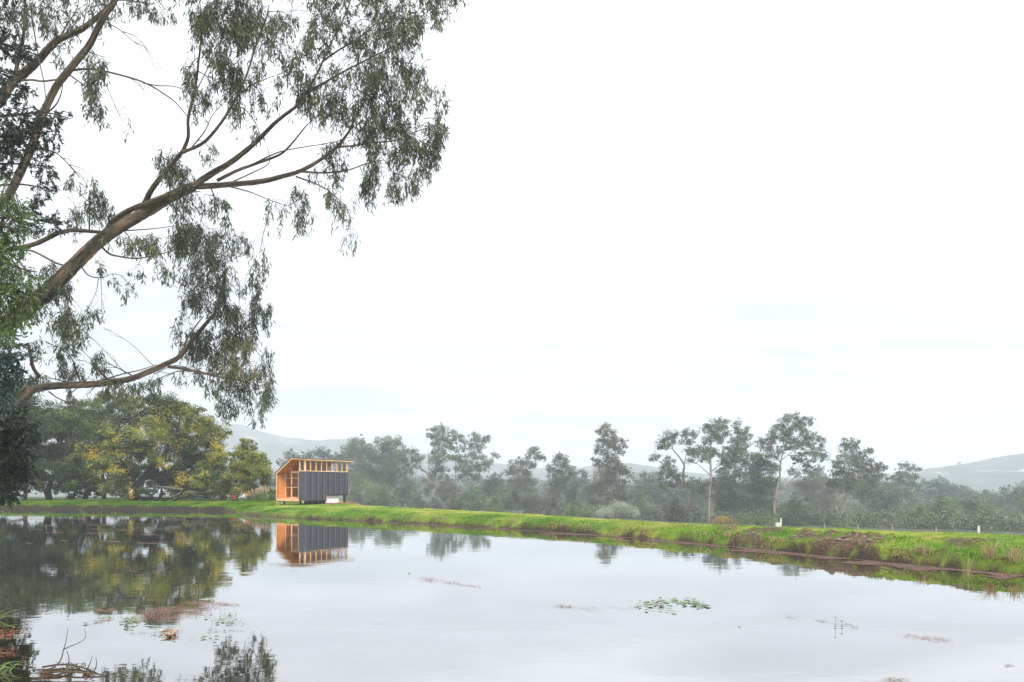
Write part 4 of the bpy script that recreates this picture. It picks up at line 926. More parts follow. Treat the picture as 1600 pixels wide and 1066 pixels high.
TR = at(-250, 640, 30.5)
g = Geo()
g.tube([gum_base-[0, 0, .4], gum_base+[.1, 0, 2.5], at(-262, 560, 30.2), at(-240, 400, 30), at(-215, 220, 29.8), at(-190, 60, 29.6), at(-150, -140, 29.6)], [.72, .60, .52, .46, .38, .30, .2], 14, smooth=5, wob=.06, rng=rg)
part(g, 'trunk', M['bark_red'], gum, gum_base, True)
limb([(24, 19, [(-262, 640), (-180, 700), (-90, 705), (-30, 680), (0, 657), (28, 628), (48, 608)]),
      (14.5, 6, [(44, 611), (74, 604), (110, 602), (150, 600), (200, 593), (230, 582), (255, 571), (277, 560), (290, 546), (300, 533), (316, 513), (332, 494)]),
      (6, 2, [(262, 573), (285, 576), (304, 580), (338, 588), (362, 592), (384, 597)]),
      (7, 4.5, [(61, 588), (52, 575), (48, 558), (44, 536)]), (4, 2, [(286, 550), (292, 530), (304, 512), (318, 494)]), (3, 1.5, [(76, 612), (90, 622), (112, 630), (134, 632)]), (3, 1.5, [(160, 594), (190, 585), (220, 578), (244, 570)]),
      (3, 1.5, [(332, 494), (345, 470), (352, 440), (350, 410)]), (3, 1.5, [(338, 588), (360, 560), (370, 525)])],
     [(30.2, 31), (31, 33), (32.6, 33.5), (31, 31), (32.7, 33.2), (31.2, 31.8), (31.5, 32), (33, 33.4), (33.2, 33.6)])
limb([(30, 26, [(-250, 560), (-120, 548), (-20, 520), (30, 492), (62, 466)]),
      (26, 17, [(62, 466), (90, 440), (118, 412), (145, 386), (172, 364), (205, 344), (240, 324), (270, 306), (302, 292)]),
      (10, 8, [(160, 372), (176, 346), (200, 330), (225, 319), (262, 305)]),
      (12, 5, [(300, 292), (330, 272), (360, 254), (398, 224), (430, 192), (462, 167)]),
      (5, 1.5, [(462, 167), (482, 140), (500, 105), (520, 62), (540, 22), (550, -8)]), (5, 1.5, [(478, 145), (502, 132), (530, 116), (560, 100), (592, 84), (640, 62)]), (4, 1.2, [(504, 96), (530, 78), (560, 60), (590, 34), (620, 10)]),
      (11, 4, [(302, 292), (350, 289), (406, 284), (440, 276), (470, 267), (500, 250), (528, 228), (546, 205)]),
      (3.5, 1.2, [(546, 205), (556, 182), (568, 160), (576, 130)]), (4, 1.2, [(470, 268), (505, 270), (540, 267), (575, 255), (600, 250)]), (4, 1.2, [(526, 230), (550, 228), (582, 223), (615, 220), (650, 206), (680, 196)]),
      (3, 1.2, [(462, 276), (485, 284), (507, 294), (525, 308), (540, 322)]),
      (6, 1.5, [(340, 282), (372, 266), (414, 251), (440, 240), (458, 222), (474, 202), (485, 190)]), (3, 1, [(380, 264), (430, 240), (462, 232), (500, 226), (540, 218)]), (3, 1, [(350, 290), (390, 272), (420, 255), (418, 230)]),
      (4.5, 1.2, [(159, 386), (170, 396), (182, 400), (214, 404), (250, 397), (286, 387)]), (3, 1, [(170, 362), (205, 360), (245, 357), (278, 352)]), (3, 1, [(124, 412), (138, 430), (158, 434), (176, 428)]),
      (2.5, 1, [(360, 292), (390, 300), (420, 312), (450, 322)])],
     [(30, 29.5), (29.5, 28.4), (29.0, 28.4), (28.4, 27.6), (27.6, 27.2), (27.6, 27.0), (27.3, 26.8), (28.4, 28.0), (28, 28), (28.2, 28.6), (28, 28.2), (28.3, 28.8), (28.4, 28.0), (28, 27.8), (28.4, 28.2), (29, 29.6), (29, 29.5), (29.3, 29.6), (28.4, 28.6)])
limb([(10, 6.5, [(226, 319), (236, 298), (252, 276), (270, 255), (286, 236)]),
      (6.5, 2.5, [(286, 236), (294, 214), (294, 184), (302, 152), (307, 124), (311, 90), (316, 50), (322, 10)]),
      (6, 2.5, [(286, 238), (315, 225), (337, 203), (356, 176), (375, 142), (388, 110), (402, 65), (420, 18)]), (2.5, 1, [(303, 150), (318, 120), (334, 90)]), (2.5, 1, [(300, 230), (320, 205), (332, 180), (350, 160)]), (2.5, 1, [(374, 146), (400, 130), (430, 118)])],
     [(28.9, 28), (28, 27.4), (28, 27.2), (27.6, 27.4), (28, 27.6), (27.5, 27.2)])
limb([(16, 14, [(-210, 420), (-120, 400), (-40, 350), (14, 306)]),
      (14, 9, [(14, 306), (32, 268), (47, 236), (64, 187), (86, 139), (110, 107), (139, 71), (158, 34), (182, -4), (205, -40)]),
      (4.5, 1.5, [(114, 110), (128, 108), (150, 109), (187, 117), (225, 129), (255, 146), (276, 162), (292, 181)]), (2.5, 1, [(224, 130), (246, 134), (270, 135), (298, 143)]), (2, .8, [(162, 33), (186, 46), (205, 62), (226, 78)]),
      (3, 1, [(70, 180), (90, 160), (98, 130), (92, 108)])],
     [(29.8, 28.5), (28.5, 26.5), (27.5, 27.5), (27.5, 27.3), (27, 27), (27.8, 27.6)])
limb([(20, 18, [(-200, 260), (-100, 210), (-40, 185), (0, 158)]),
      (18, 6, [(0, 158), (18, 130), (38, 114), (60, 94), (90, 63), (127, 46), (158, 22), (180, 0)]),
      (7, 4, [(22, 122), (30, 88), (37, 52), (39, 20), (38, -20)]), (3, 1, [(92, 62), (104, 40), (120, 14), (124, -10)]), (2.5, 1, [(128, 46), (134, 20), (138, -5)]), (4, 3.5, [(34, 126), (50, 125), (67, 127), (92, 124)]),
      (3, 1.5, [(48, 10), (52, 40), (60, 90), (68, 125), (72, 158)])],
     [(29.6, 29.4), (29.4, 28.2), (29.2, 29), (28.6, 28.6), (28.4, 28.4), (28.8, 28), (28.6, 28.2)])
limb([(9, 8, [(-215, 380), (-120, 398), (-40, 396), (15, 390), (56, 381), (90, 364)]), (8, 6, [(90, 364), (112, 360), (135, 361), (157, 363)]), (4, 3, [(38, 389), (55, 394), (74, 404), (90, 412), (106, 416)])],
     [(30, 29.6), (29.6, 29.1), (29.5, 29.3)])
ALLQ = np.vstack([q for o, L_ in LIMBS for q, r, d in L_]); OWN = np.concatenate([np.full(len(q), i) for i, (o, L_) in enumerate(LIMBS) for q, r, d in L_])
ALLR = np.concatenate([r for o, L_ in LIMBS for q, r, d in L_])
REG = [ # px, py, rx, ry, density
 (345, 55, 42, 55, 1.2), (382, 100, 28, 60, .95), (325, 20, 32, 26, 1.2), (372, 25, 35, 34, 1.2), (436, 100, 32, 55, 1.25), (474, 145, 18, 36, 1.4), (455, 50, 42, 40, .75), (500, 20, 45, 26, .8), (575, 35, 55, 36, .75), (594, 150, 26, 46, 1.4), (610, 178, 20, 26, 1.2),
 (648, 84, 36, 36, 1.1), (560, 105, 45, 38, .75), (620, 50, 45, 40, .8), (670, 25, 34, 24, .9), (525, 172, 48, 28, .7), (600, 216, 45, 36, .7), (660, 210, 38, 36, .8), (614, 282, 44, 32, 1.35), (650, 244, 38, 28, 1.0), (575, 300, 24, 22, .7), (472, 322, 20, 38, 1.2),
 (519, 328, 22, 30, 1.2), (500, 300, 14, 18, .7), (548, 362, 13, 34, .4), (430, 330, 16, 26, .35), (410, 160, 24, 26, .8), (358, 128, 22, 50, 1.0), (530, 240, 32, 24, .7), (508, 275, 28, 20, .4), (540, 150, 30, 30, .7), (500, 60, 30, 40, .6), (682, 160, 22, 30, .45), (684, 215, 16, 24, .6), (640, 130, 30, 26, .8), (572, 235, 26, 28, .6), (400, 30, 26, 30, .9),
 (330, 140, 12, 30, .6), (310, 160, 14, 26, .5), (366, 175, 18, 22, .5), (300, 115, 12, 40, .8),
 (228, 12, 24, 18, .8), (244, 116, 11, 20, .55), (150, 96, 18, 30, 1.1), (150, 158, 18, 34, .7), (138, 130, 14, 24, .7), (124, 32, 34, 32, .55), (92, 42, 26, 32, .65), (160, 14, 30, 20, .5), (60, 22, 30, 24, .8), (20, 30, 26, 34, .8), (98, 88, 14, 30, .35), (190, 195, 12, 20, .25), (258, 20, 16, 14, .4), (226, 150, 5, 22, .3), (236, 95, 5, 30, .25),
 (262, 254, 20, 26, .95), (277, 276, 24, 26, .85), (125, 285, 24, 20, .85), (139, 318, 28, 32, .95), (290, 322, 30, 28, .8), (336, 330, 22, 28, .7), (262, 378, 36, 22, .85), (312, 372, 40, 24, .95), (110, 340, 14, 40, .5), (160, 330, 20, 16, .5), (330, 240, 22, 18, .35), (215, 385, 26, 12, .6), (180, 375, 20, 12, .4),
 (304, 366, 28, 24, 1.1), (290, 422, 18, 42, .55), (355, 388, 36, 32, 1.05), (338, 424, 40, 40, 1.25), (374, 455, 36, 42, 1.2), (338, 475, 40, 36, 1.2), (384, 508, 34, 42, 1.4), (338, 543, 40, 36, 1.3), (304, 543, 24, 30, .9), (374, 560, 40, 38, 1.4), (406, 600, 22, 34, 1.25), (372, 614, 30, 38, 1.3), (400, 642, 13, 26, 1.0), (321, 586, 20, 18, .8), (422, 484, 11, 13, 1.0), (404, 408, 14, 22, .7), (354, 640, 14, 16, .9), (345, 605, 22, 20, 1.0), (420, 560, 10, 24, .6), (300, 470, 18, 34, .8), (286, 510, 16, 26, .7), (262, 440, 8, 26, .15), (418, 620, 14, 26, 1.0),
 (95, 500, 22, 32, 1.4), (112, 486, 22, 26, 1.2), (136, 490, 17, 17, .9), (159, 486, 11, 10, .9), (162, 516, 9, 11, .8), (125, 520, 16, 20, .9), (71, 542, 22, 24, 1.1), (111, 570, 20, 28, 1.1), (104, 545, 18, 20, .7), (155, 570, 15, 24, 1.0), (150, 414, 20, 18, .8), (91, 450, 25, 20, 1.2), (189, 608, 32, 18, 1.0), (228, 606, 22, 16, .8), (111, 618, 18, 12, .9), (136, 622, 17, 14, .8), (237, 380, 24, 18, .8), (203, 376, 13, 12, .7), (250, 420, 16, 15, .5), (180, 450, 22, 18, .18), (84, 425, 22, 20, .9), (62, 470, 18, 26, 1.0), (215, 420, 16, 14, .3), (200, 450, 10, 22, .2), (240, 590, 12, 14, .5), (60, 595, 20, 14, 1.2), (160, 602, 14, 12, .7), (285, 585, 14, 10, .6), (88, 470, 26, 26, 1.0), (345, -22, 55, 34, 1.3), (300, -20, 22, 24, .8), (420, -25, 40, 30, .9), (500, -22, 50, 30, .8), (580, -20, 50, 28, .8), (650, -15, 44, 26, .9), (705, -12, 24, 22, .8), (235, -16, 30, 22, .9), (160, -20, 34, 24, .7), (90, -15, 34, 26, .7), (20, -20, 34, 26, .9), (400, 200, 14, 18, .4), (500, 130, 24, 30, .6), (545, 60, 24, 30, .6), (640, 175, 30, 26, .8), (575, 180, 26, 26, .8)]
FOL = [Geo() for _ in LIMBS]; TW = [Geo() for _ in LIMBS]
for (px, py, rx, ry, dens) in REG:
    cpt = at(px, py, 29); dist = np.linalg.norm((ALLQ-cpt)*np.array([1, .3, 1]), axis=1)
    cand = np.argmin(dist + np.where(ALLQ[:, 2] < cpt[2]-2.5, .5, 0)); q = ALLQ[cand]; li = OWN[cand]; dq = q[1]
    d = dq + rg.uniform(-.9, .9); mpp = d/FPX
    c = at(px, py-ry*.35, d); Lq = np.linalg.norm(c-q)
    m = (q+c)/2 + np.array([0, 0, .10*Lq]) + rg.normal(0, .05*Lq, 3)
    r0 = min(.034, max(.016, ALLR[cand]*.55))
    stem = TW[li].tube([q, m, c], [r0, r0*.7, r0*.45], 5, smooth=4)
    nb = 5 if rx*ry > 350 else 3; nodes = []
    for _ in range(nb):
        e = at(px+rg.uniform(-.85, .85)*rx, py+rg.uniform(-.9, .55)*ry, d+rg.uniform(-1, 1)*rx*mpp*.7)
        b0 = stem[rg.integers(len(stem)//2, len(stem))]
        Q = TW[li].tube([b0, (b0+e)/2+rg.normal(0, .10, 3)+[0, 0, .08], e], [r0*.45, r0*.3, .005], 4, smooth=4); nodes.append(Q)
    nodes = np.vstack(nodes + [stem[len(stem)//2:]])
    ns = max(3, int(dens*rx*ry*math.pi/40)); tn = rg.normal(.46, .09)
    for _ in range(ns):
        # a hanging spray of leaves, biased to lie within the clump
        a = rg.uniform(0, 2*math.pi); rr = math.sqrt(rg.uniform(0, 1))*1.02
        if px < 720 and fbm(np.array((px+math.cos(a)*rr*rx)*.055), np.array((py+math.sin(a)*rr*ry)*.034), 19, 3) < (.36 if (px > 270 and py > 370) else .43): continue
        o_ = at(px+math.cos(a)*rr*rx, py-ry*.22+math.sin(a)*rr*ry*.85, d+rg.normal(0, .5)*max(rx, 20)*mpp)
        k_ = np.argmin(np.linalg.norm(nodes-o_, axis=1)); nd = nodes[k_]
        ln = rg.uniform(.30, .85)*(1.0 if ry > 18 else .6); lean = rg.normal(0, .25, 3); lean[2] = -1; lean /= np.linalg.norm(lean)
        tip = o_ + lean*ln
        if np.linalg.norm(nd-o_) < 1.2 and rg.random() < .6:
            TW[li].tube([nd, (nd+o_)/2+[0, 0, .06], o_, o_+lean*ln*.8], [.009, .008, .006, .004], 3, smooth=1)
        n = rg.integers(9, 16); t = rg.uniform(0, 1, n)
        P = o_ + (tip-o_)*t[:, None] + rg.normal(0, .045, (n, 3))
        D = rg.normal(0, .42, (n, 3)) + np.array([0, 0, -1.0])
        FOL[li].leaves(P, D, rg.normal(size=(n, 3)), rg.uniform(.18, .36, n), rg.uniform(.032, .058, n), np.clip(tn+rg.normal(0, .05)+rg.normal(0, .17, n), 0, 1))
for (o, _), f, t_ in zip(LIMBS, FOL, TW):
    if t_.v: part(t_, 'twigs', M['bark_dark'], o, gum_base, True, kind='stuff')
    if f.v: part(f, 'foliage', M['gum_leaf'], o, gum_base, kind='stuff')

# dark cypress at the left edge, nearer than the gum
def near_tree(name, base, d, trunk, branches, tufts, leaf, label, cat, rl, rw, npx, droop, spreadz=.5, seed=0, bark='bark_dark', tint=.5, rad=(.12, .03)):
    rg = np.random.default_rng(seed); base = np.array(base, float)
    rt = root(name, base, label, cat); g = Geo()
    g.tube([base-[0, 0, .3]]+[np.array(p) for p in trunk], np.linspace(.30, .08, len(trunk)+1), 10, smooth=4, wob=.08, rng=rg)
    Q = []
    for pp in branches:
        P = np.array([at(x, y, d+rg.normal(0, .15)) for x, y in pp]); Q.append(g.tube(P, np.linspace(rad[0], rad[1], len(P)), 6, smooth=4, wob=.1, rng=rg))
    Q = np.vstack(Q); gl = Geo(); mpp = d/FPX
    for (px, py, rx, ry, dens) in tufts:
        k = max(3, int(dens*rx*ry*math.pi/40))
        for _ in range(k):
            a = rg.uniform(0, 2*math.pi); rr = math.sqrt(rg.uniform(0, 1)); dy = d+rg.normal(0, .5)*max(rx, 16)*mpp
            o_ = at(px+math.cos(a)*rr*rx, py+math.sin(a)*rr*ry, dy)
            c = Q[np.argmin(np.linalg.norm(Q-o_, axis=1))]
            if rg.random() < .35 and np.linalg.norm(c-o_) < 1.6: g.tube([c, (c+o_)/2+rg.normal(0, .05, 3), o_], [.010, .008, .005], 3, smooth=1)
            ax = (o_-c); ax /= np.linalg.norm(ax)+1e-6; ax = ax*.6+np.array([0, 0, -droop])+rg.normal(0, .3, 3); ax /= np.linalg.norm(ax)
            n = npx; t = rg.uniform(0, 1, n); P = o_ + ax*t[:, None]*rl*2.2 + rg.normal(0, rl*.15, (n, 3))
            gl.leaves(P, ax + rg.normal(0, spreadz, (n, 3)), rg.normal(size=(n, 3)), rl*rg.uniform(.6, 1.3, n), rw*rg.uniform(.8, 1.2, n), np.clip(tint+rg.normal(0, .06)+rg.normal(0, .16, n), 0, 1))
    part(g, 'trunk', M[bark], rt, base, True); part(gl, 'crown', M[leaf], rt, base, kind='stuff'); return rt
def gzz(x, y): return float(ground_z(np.array([float(x)]), np.array([float(y)]))[0])
d = 20; bx = -18.6
near_tree('cypress_tree', (bx, d, gzz(bx, d)), d, [(bx, d, 4), (bx+.1, d, 9), (bx, d, 14), (bx-.2, d, 18)],
  [[(-190, 70), (-80, 60), (-10, 66), (30, 76), (62, 88)], [(-190, 130), (-80, 110), (-20, 108), (18, 116)], [(-190, 150), (-60, 142), (0, 146), (44, 150)], [(-190, 215), (-60, 190), (20, 180), (70, 176), (112, 186)], [(-190, 250), (-60, 225), (0, 214), (60, 208), (92, 204)],
   [(-190, 262), (-60, 240), (0, 238), (34, 250)], [(-190, 300), (-60, 262), (20, 256), (72, 260)], [(-190, 330), (-60, 300), (20, 288), (72, 294)], [(-190, 380), (-60, 350), (20, 340), (100, 352)], [(-190, 30), (-60, 20), (10, 30)], [(-190, 590), (-80, 620), (0, 650), (50, 664)], [(-190, 660), (-80, 690), (0, 700), (40, 712)], [(-190, 740), (-80, 750), (0, 756), (30, 764)]],
  [(8, 70, 30, 16, 1.6), (46, 82, 22, 12, 1.3), (5, 20, 18, 14, .7), (4, 110, 22, 14, 1.2), (18, 146, 32, 12, .8), (40, 150, 14, 10, .9), (58, 182, 30, 12, 1.3), (96, 184, 18, 8, 1.0), (60, 206, 32, 14, 1.3), (16, 212, 28, 20, 1.6), (30, 236, 24, 12, 1.1), (8, 236, 20, 16, 1.3), (62, 252, 16, 16, 1.1), (72, 272, 12, 12, .9), (68, 292, 16, 10, .9), (54, 310, 14, 12, .8), (56, 348, 32, 12, 1.1), (92, 352, 14, 9, 1.0), (20, 176, 24, 12, 1.0), (82, 225, 12, 8, .7), (10, 270, 18, 14, 1.0), (50, 335, 20, 8, .8),
   (10, 660, 30, 24, 1.8), (34, 672, 24, 20, 1.6), (12, 700, 30, 26, 1.9), (30, 716, 20, 18, 1.3), (6, 745, 26, 24, 1.7), (18, 765, 20, 12, 1.3), (-25, 690, 30, 60, 1.4), (36, 742, 18, 18, 1.3), (26, 690, 26, 20, 1.5), (-20, 760, 34, 22, 1.6), (8, 774, 20, 7, 1.2)],
  'needle', 'dark cypress at the left edge with ragged drooping fronds crossing the gum limbs', 'tree', .11, .034, 26, .25, .45, 3, tint=.4, rad=(.06, .012))
d = 15; bx = -14.2
near_tree('leafy_tree', (bx, d, gzz(bx, d)), d, [(bx, d, 3), (bx+.1, d, 7), (bx, d, 10)],
  [[(-190, 300), (-80, 262), (0, 268), (22, 285)], [(-190, 380), (-80, 350), (0, 352), (36, 372)], [(-190, 460), (-80, 420), (0, 410), (44, 424)], [(-190, 500), (-80, 470), (10, 452), (48, 462)]],
  [(6, 300, 18, 24, .8), (14, 330, 22, 34, 1.1), (18, 372, 24, 24, .8), (10, 405, 24, 24, .9), (26, 432, 28, 24, 1.1), (10, 460, 26, 30, 1.1), (34, 476, 22, 26, .9), (12, 500, 26, 20, .9), (44, 446, 14, 16, .8), (-20, 400, 30, 100, .8)],
  'near_leaf', 'bright green tree with hanging leaves at the left edge, halfway up', 'tree', .13, .030, 11, .9, .35, 4, tint=.48, rad=(.05, .012))
d = 17; bx = -16.3
near_tree('leafy_tree', (bx, d, gzz(bx, d)), d, [(bx, d, 2.5), (bx+.1, d, 5), (bx, d, 6.5)],
  [[(-190, 560), (-80, 530), (0, 535), (30, 545)], [(-190, 600), (-80, 580), (0, 575), (36, 584)]],
  [(10, 536, 22, 18, 1.1), (8, 560, 24, 20, 1.2), (24, 580, 16, 16, 1.1), (6, 590, 20, 18, 1.1), (14, 612, 18, 12, .9), (34, 552, 8, 8, .8), (4, 632, 14, 10, .8)],
  'blue_leaf', 'blue green broad leaved tree at the left edge just above the lower limb', 'tree', .15, .055, 8, .5, .6, 5, tint=.45, rad=(.04, .01))

# ------------------------------------------------------------------ small things on the banks
# pampas grass and flower shrubs left of the cabin
def clump_grass(name, px, py, d, n, h, w, mat, label, plumes=0, spread=.35, seed=0, cat='plant', lean=.35):
    r = np.random.default_rng(seed); p = at(px, py, d); b = np.array([p[0], d, gzz(p[0], d)])
    rt = root(name, b, label, cat); g = Geo()
    a = r.uniform(0, 2*math.pi, n); q = r.uniform(0, spread, n)
    B = b + np.stack([np.cos(a)*q, np.sin(a)*q, 0*a-.03], 1); hh = h*r.uniform(.5, 1, n)
    for i in range(n):
        o = np.array([math.cos(a[i]), math.sin(a[i]), 0])*hh[i]*r.uniform(.1, lean)
        s = np.array([-math.sin(a[i]), math.cos(a[i]), 0])*w
        m = B[i]+o*.4+[0, 0, hh[i]*.62]; t = B[i]+o*1.3+[0, 0, hh[i]]
        g.add([B[i]-s, B[i]+s, m+s*.8, m-s*.8, t], [(0, 1, 2, 3)], r.uniform(.2, .8)); g.add([m-s*.8, m+s*.8, t], [(0, 1, 2)], r.uniform(.3, .9))
    part(g, 'blades', M[mat], rt, b, kind='stuff')
    for i in range(plumes):
        g = Geo(); aa = r.uniform(0, 2*math.pi); o = np.array([math.cos(aa), math.sin(aa)*.6, 0])*r.uniform(.1, .6); f = b + o*.5
        t = b + o + [0, 0, h*r.uniform(.85, 1.15)]
        g.tube([f, (f+t)/2+[0, 0, .05], t], [.015, .012, .008], 4, smooth=2)
        st = part(g, 'stalk', M['plume'], rt, b)
        g = Geo(); m_ = 130; tt = r.uniform(0, 1, m_); P = t + np.stack([r.normal(0, .035, m_), r.normal(0, .035, m_), -tt*.55], 1)
        g.leaves(P, r.normal(0, .4, (m_, 3))+[0, 0, .8], r.normal(size=(m_, 3)), .13, .025, np.clip(r.normal(.5, .2, m_), 0, 1)); part(g, 'plume', M['plume'], st, b, kind='stuff')
    return rt
M['plume'] = leaf_mat('pampas plumes', [(0.0, (.30, .22, .15)), (.5, (.52, .40, .29)), (1, (.72, .60, .47))], .3, .8)
M['straw'] = leaf_mat('dry stems', [(0.0, (.16, .12, .05)), (.5, (.30, .23, .11)), (1, (.45, .36, .20))], .2, .8)
M['red_stem'] = leaf_mat('reddish water stems', [(0.0, (.16, .05, .03)), (.5, (.30, .12, .07)), (1, (.36, .30, .10))], .2, .6)
clump_grass('pampas_grass', 411, 784, 68, 260, 1.45, .012, 'lime_leaf', 'pampas grass clump with pale pinkish plumes on the bank left of the cabin', 15, .55, 3)
clump_grass('pampas_grass', 397, 784, 69, 160, 1.2, .012, 'lime_leaf', 'smaller pampas clump with rusty pink plumes, farther from the cabin', 9, .4, 4)
for i, (px, py, r, lf, lab, fl) in enumerate([(366, 778, 5, 'lime_leaf', 'low flower bed plant with small red blooms at the edge of the wattle shade', (.55, .05, .05)),
        (380, 777, 5, 'silver_leaf', 'low plant with small white blooms left of the pampas grass', (.8, .8, .8)),
        (388, 773, 6, 'lime_leaf', 'low shrub with orange tipped leaves touching the pampas grass', (.75, .25, .05)),
        (426, 777, 6, 'lime_leaf', 'light green shrub between the pampas grass and the cabin', None),
        (350, 778, 4, 'dark_leaf', 'small dark shrub at the corner of the bank, left of the red blooms', None)]):
    rt = tree('shrub', 70, [(1, [(px, py+r), (px, py)])], [(px, py, r), (px-r*.8, py+r*.4, r*.7), (px+r*.8, py+r*.4, r*.7), (px+r*.2, py-r*.5, r*.6)], lab, lf, 'bark_grey', cat='shrub', seed=200+i, branch=False, size=.10)
    if fl:
        g = Geo(); rr = np.random.default_rng(i); mt = plain('petals '+str(i), fl, tuple(min(1, c*1.2) for c in fl), 5, .6, bump=0)
        bb = np.array(rt.location)
        for _ in range(26):
            P = at(px+rr.normal(0, .6)*r, py-rr.uniform(-.3, .8)*r, 69.2-rr.uniform(0, .5)); n = 5
            g.leaves(np.tile(P, (n, 1)), rr.normal(size=(n, 3)), rr.normal(size=(n, 3)), .09, .07, .5)
        part(g, 'blossom', mt, rt, bb, kind='stuff')
# the small black bird-sized shape on the bank
g = Geo(); bp = at(247, 781, 66.5); bz_ = gzz(bp[0], bp[1]); bp = np.array([bp[0], bp[1], bz_])
m_black = plain('black feathers', (.006, .006, .007), (.014, .014, .015), 30, .6, bump=0)
bird = root('bird', bp, 'small black bird standing upright on the far bank right of the leaning wattle trunk', 'bird')
g.tube([bp+[-.26, 0, .16], bp+[-.14, 0, .22], bp+[0, 0, .32], bp+[.09, 0, .45], bp+[.12, 0, .58], bp+[.13, 0, .68], bp+[.19, 0, .71], bp+[.25, 0, .69]], [.02, .09, .14, .12, .06, .05, .055, .01], 12, smooth=4)
part(g, 'body', m_black, bird, bp, True)
for sx in (-.04, .05):
    g = Geo(); g.tube([bp+[0, sx, .24], bp+[.02, sx, .1], bp+[.0, sx, 0.0], bp+[.07, sx, .0]], [.015, .012, .012, .008], 6, smooth=1); part(g, 'leg', m_steel, bird, bp)
# white posts and wire fence beyond the bank
m_post = plain('whitewashed wood', (.42, .42, .40), (.66, .66, .64), 12, .8)
m_grey = plain('weathered grey post', (.16, .14, .12), (.30, .27, .23), 9, .9)
tops = []
fp = [(1220, 809.5, 36, m_post, 'white fence post with a small white block at its foot, left of the two', 1.35),
      (1529, 821.5, 30, m_post, 'white fence post standing alone behind the bank, right of the two white posts', 1.3),
      (1288, 817.5, 42, m_grey, 'thin weathered grey fence post behind the bank, left of the forked pale trunk', 1.5),
      (1340, 819.5, 41, m_grey, 'weathered grey fence post, first to the right of the forked pale trunk', 1.5),
      (1394, 821, 40, m_grey, 'weathered grey fence post between the forked trunk and the yellowish bush', 1.5),
      (1462, 824.5, 39, m_grey, 'weathered grey fence post left of the right-hand white post', 1.5)]
for px, py, d, mt, lab, h in fp:
    t = at(px, py, d); gz_ = gzz(t[0], d); b = np.array([t[0], d, gz_]); rt = root('fence_post', b, lab, 'post', 'fence posts behind the bank')
    g = Geo(); w = .033 if mt is m_post else .05
    for z0_, z1_, ww in ((gz_-.3, t[2]-.03, w), (t[2]-.03, t[2], w*.7)):
        g.box((t[0]-ww, d-ww, z0_), (t[0]+ww, d+ww, z1_))
    part(g, 'post', mt, rt, b); tops.append(t)
b = at(1217, 820, 36.0); g = Geo(); g.box((b[0]-.10, 35.95, b[2]-1.0), (b[0]+.04, 36.2, b[2]+.11)); g.box((b[0]-.15, 35.97, b[2]-1.0), (b[0]-.102, 36.18, b[2]+.06))
solo(g, 'concrete_block', m_post, (b[0], 36, b[2]-1.0), 'small white block against the foot of the left-hand white post', 'block')
order = [2, 3, 4, 5]; g = Geo()
for a, b in zip(order[:-1], order[1:]):
    for k_ in (.08, .40):
        A, B = tops[a]-[0, 0, k_], tops[b]-[0, 0, k_]; g.tube([A, (A+B)/2-[0, 0, .06], B], [.006]*3, 4, smooth=3)
solo(g, 'fence_wire', m_steel, tops[2], 'thin sagging wires strung between the weathered grey posts behind the bank', 'wire')
# tall dry stalks on the bank at the right, and weeds
clump_grass('dry_weed', 1512, 896, 17.9, 16, 1.15, .006, 'straw', 'tall dry seeding weed standing up from the bank near the right edge', 0, .10, 6, lean=.18)
for i, (px, d, h, lab) in enumerate([(1548, 17.8, .55, 'dry straw tuft low on the bank, just right of the tall dry weed'), (1585, 17.5, .5, 'dry straw tuft on the bank at the right edge'), (1440, 18.9, .35, 'small straw tuft left of the tall dry weed'),
        (800, 36, .35, 'straw tuft on the bank lip below the leaning misty gum')]):
    s = (px-800)/FPX
    dd = d
    while sdist(np.array([s*dd]), np.array([dd]))[0] < .35 and dd < d+6: dd += .1
    clump_grass('straw_tuft', px, 880, dd, 70, h, .007, 'straw', lab, 0, .22, 20+i, lean=.7)
r = np.random.default_rng(9)
g = Geo(); f = at(1512, 896, 17.9); 
# clods of bare soil slumped down the bank
m_clod = plain('crumbling brown soil', (.055, .034, .022), (.23, .160, .115), 7, .95, bump=.8)
i_ = 0
for _ in range(900):
    px = r.choice([r.uniform(1225, 1385), r.uniform(1385, 1600), r.uniform(1000, 1225)], p=[.55, .3, .15]); d = r.uniform(17, 30); x = (px-800)*d/FPX; s = sdist(np.array([x]), np.array([d]))[0]
    if not .3 < s < 1.5: continue
    c = clods(np.array([x]), np.array([d]), np.array([s]))[0]
    if c < .35: continue
    i_ += 1
    if i_ > 140: break
    rr = r.uniform(.03, .09); z = gzz(x, d)
    u = np.linspace(0, math.pi, 6)[1:-1]; a = np.linspace(0, 2*math.pi, 8, endpoint=False)
    V = [[0, 0, 1]] + [[math.sin(p)*math.cos(q), math.sin(p)*math.sin(q), math.cos(p)] for p in u for q in a] + [[0, 0, -1]]
    V = np.array(V)*rr*r.uniform(.72, 1.25, (len(V), 1))*[1.2, 1, .6]
    F = [(0, 1+j, 1+(j+1) % 8, -1) for j in range(8)] + [(1+8*k_+j, 1+8*k_+8+j, 1+8*k_+8+(j+1) % 8, 1+8*k_+(j+1) % 8) for k_ in range(3) for j in range(8)] + [(33, 25+(j+1) % 8, 25+j, -1) for j in range(8)]
    g.add(V+[x, d, z+rr*.12], F)
solo(g, 'soil_clods', m_clod, (8, 23, .3), 'crumbled clods of bare brown soil slumped on the lip of the bank', 'soil', kind='stuff')

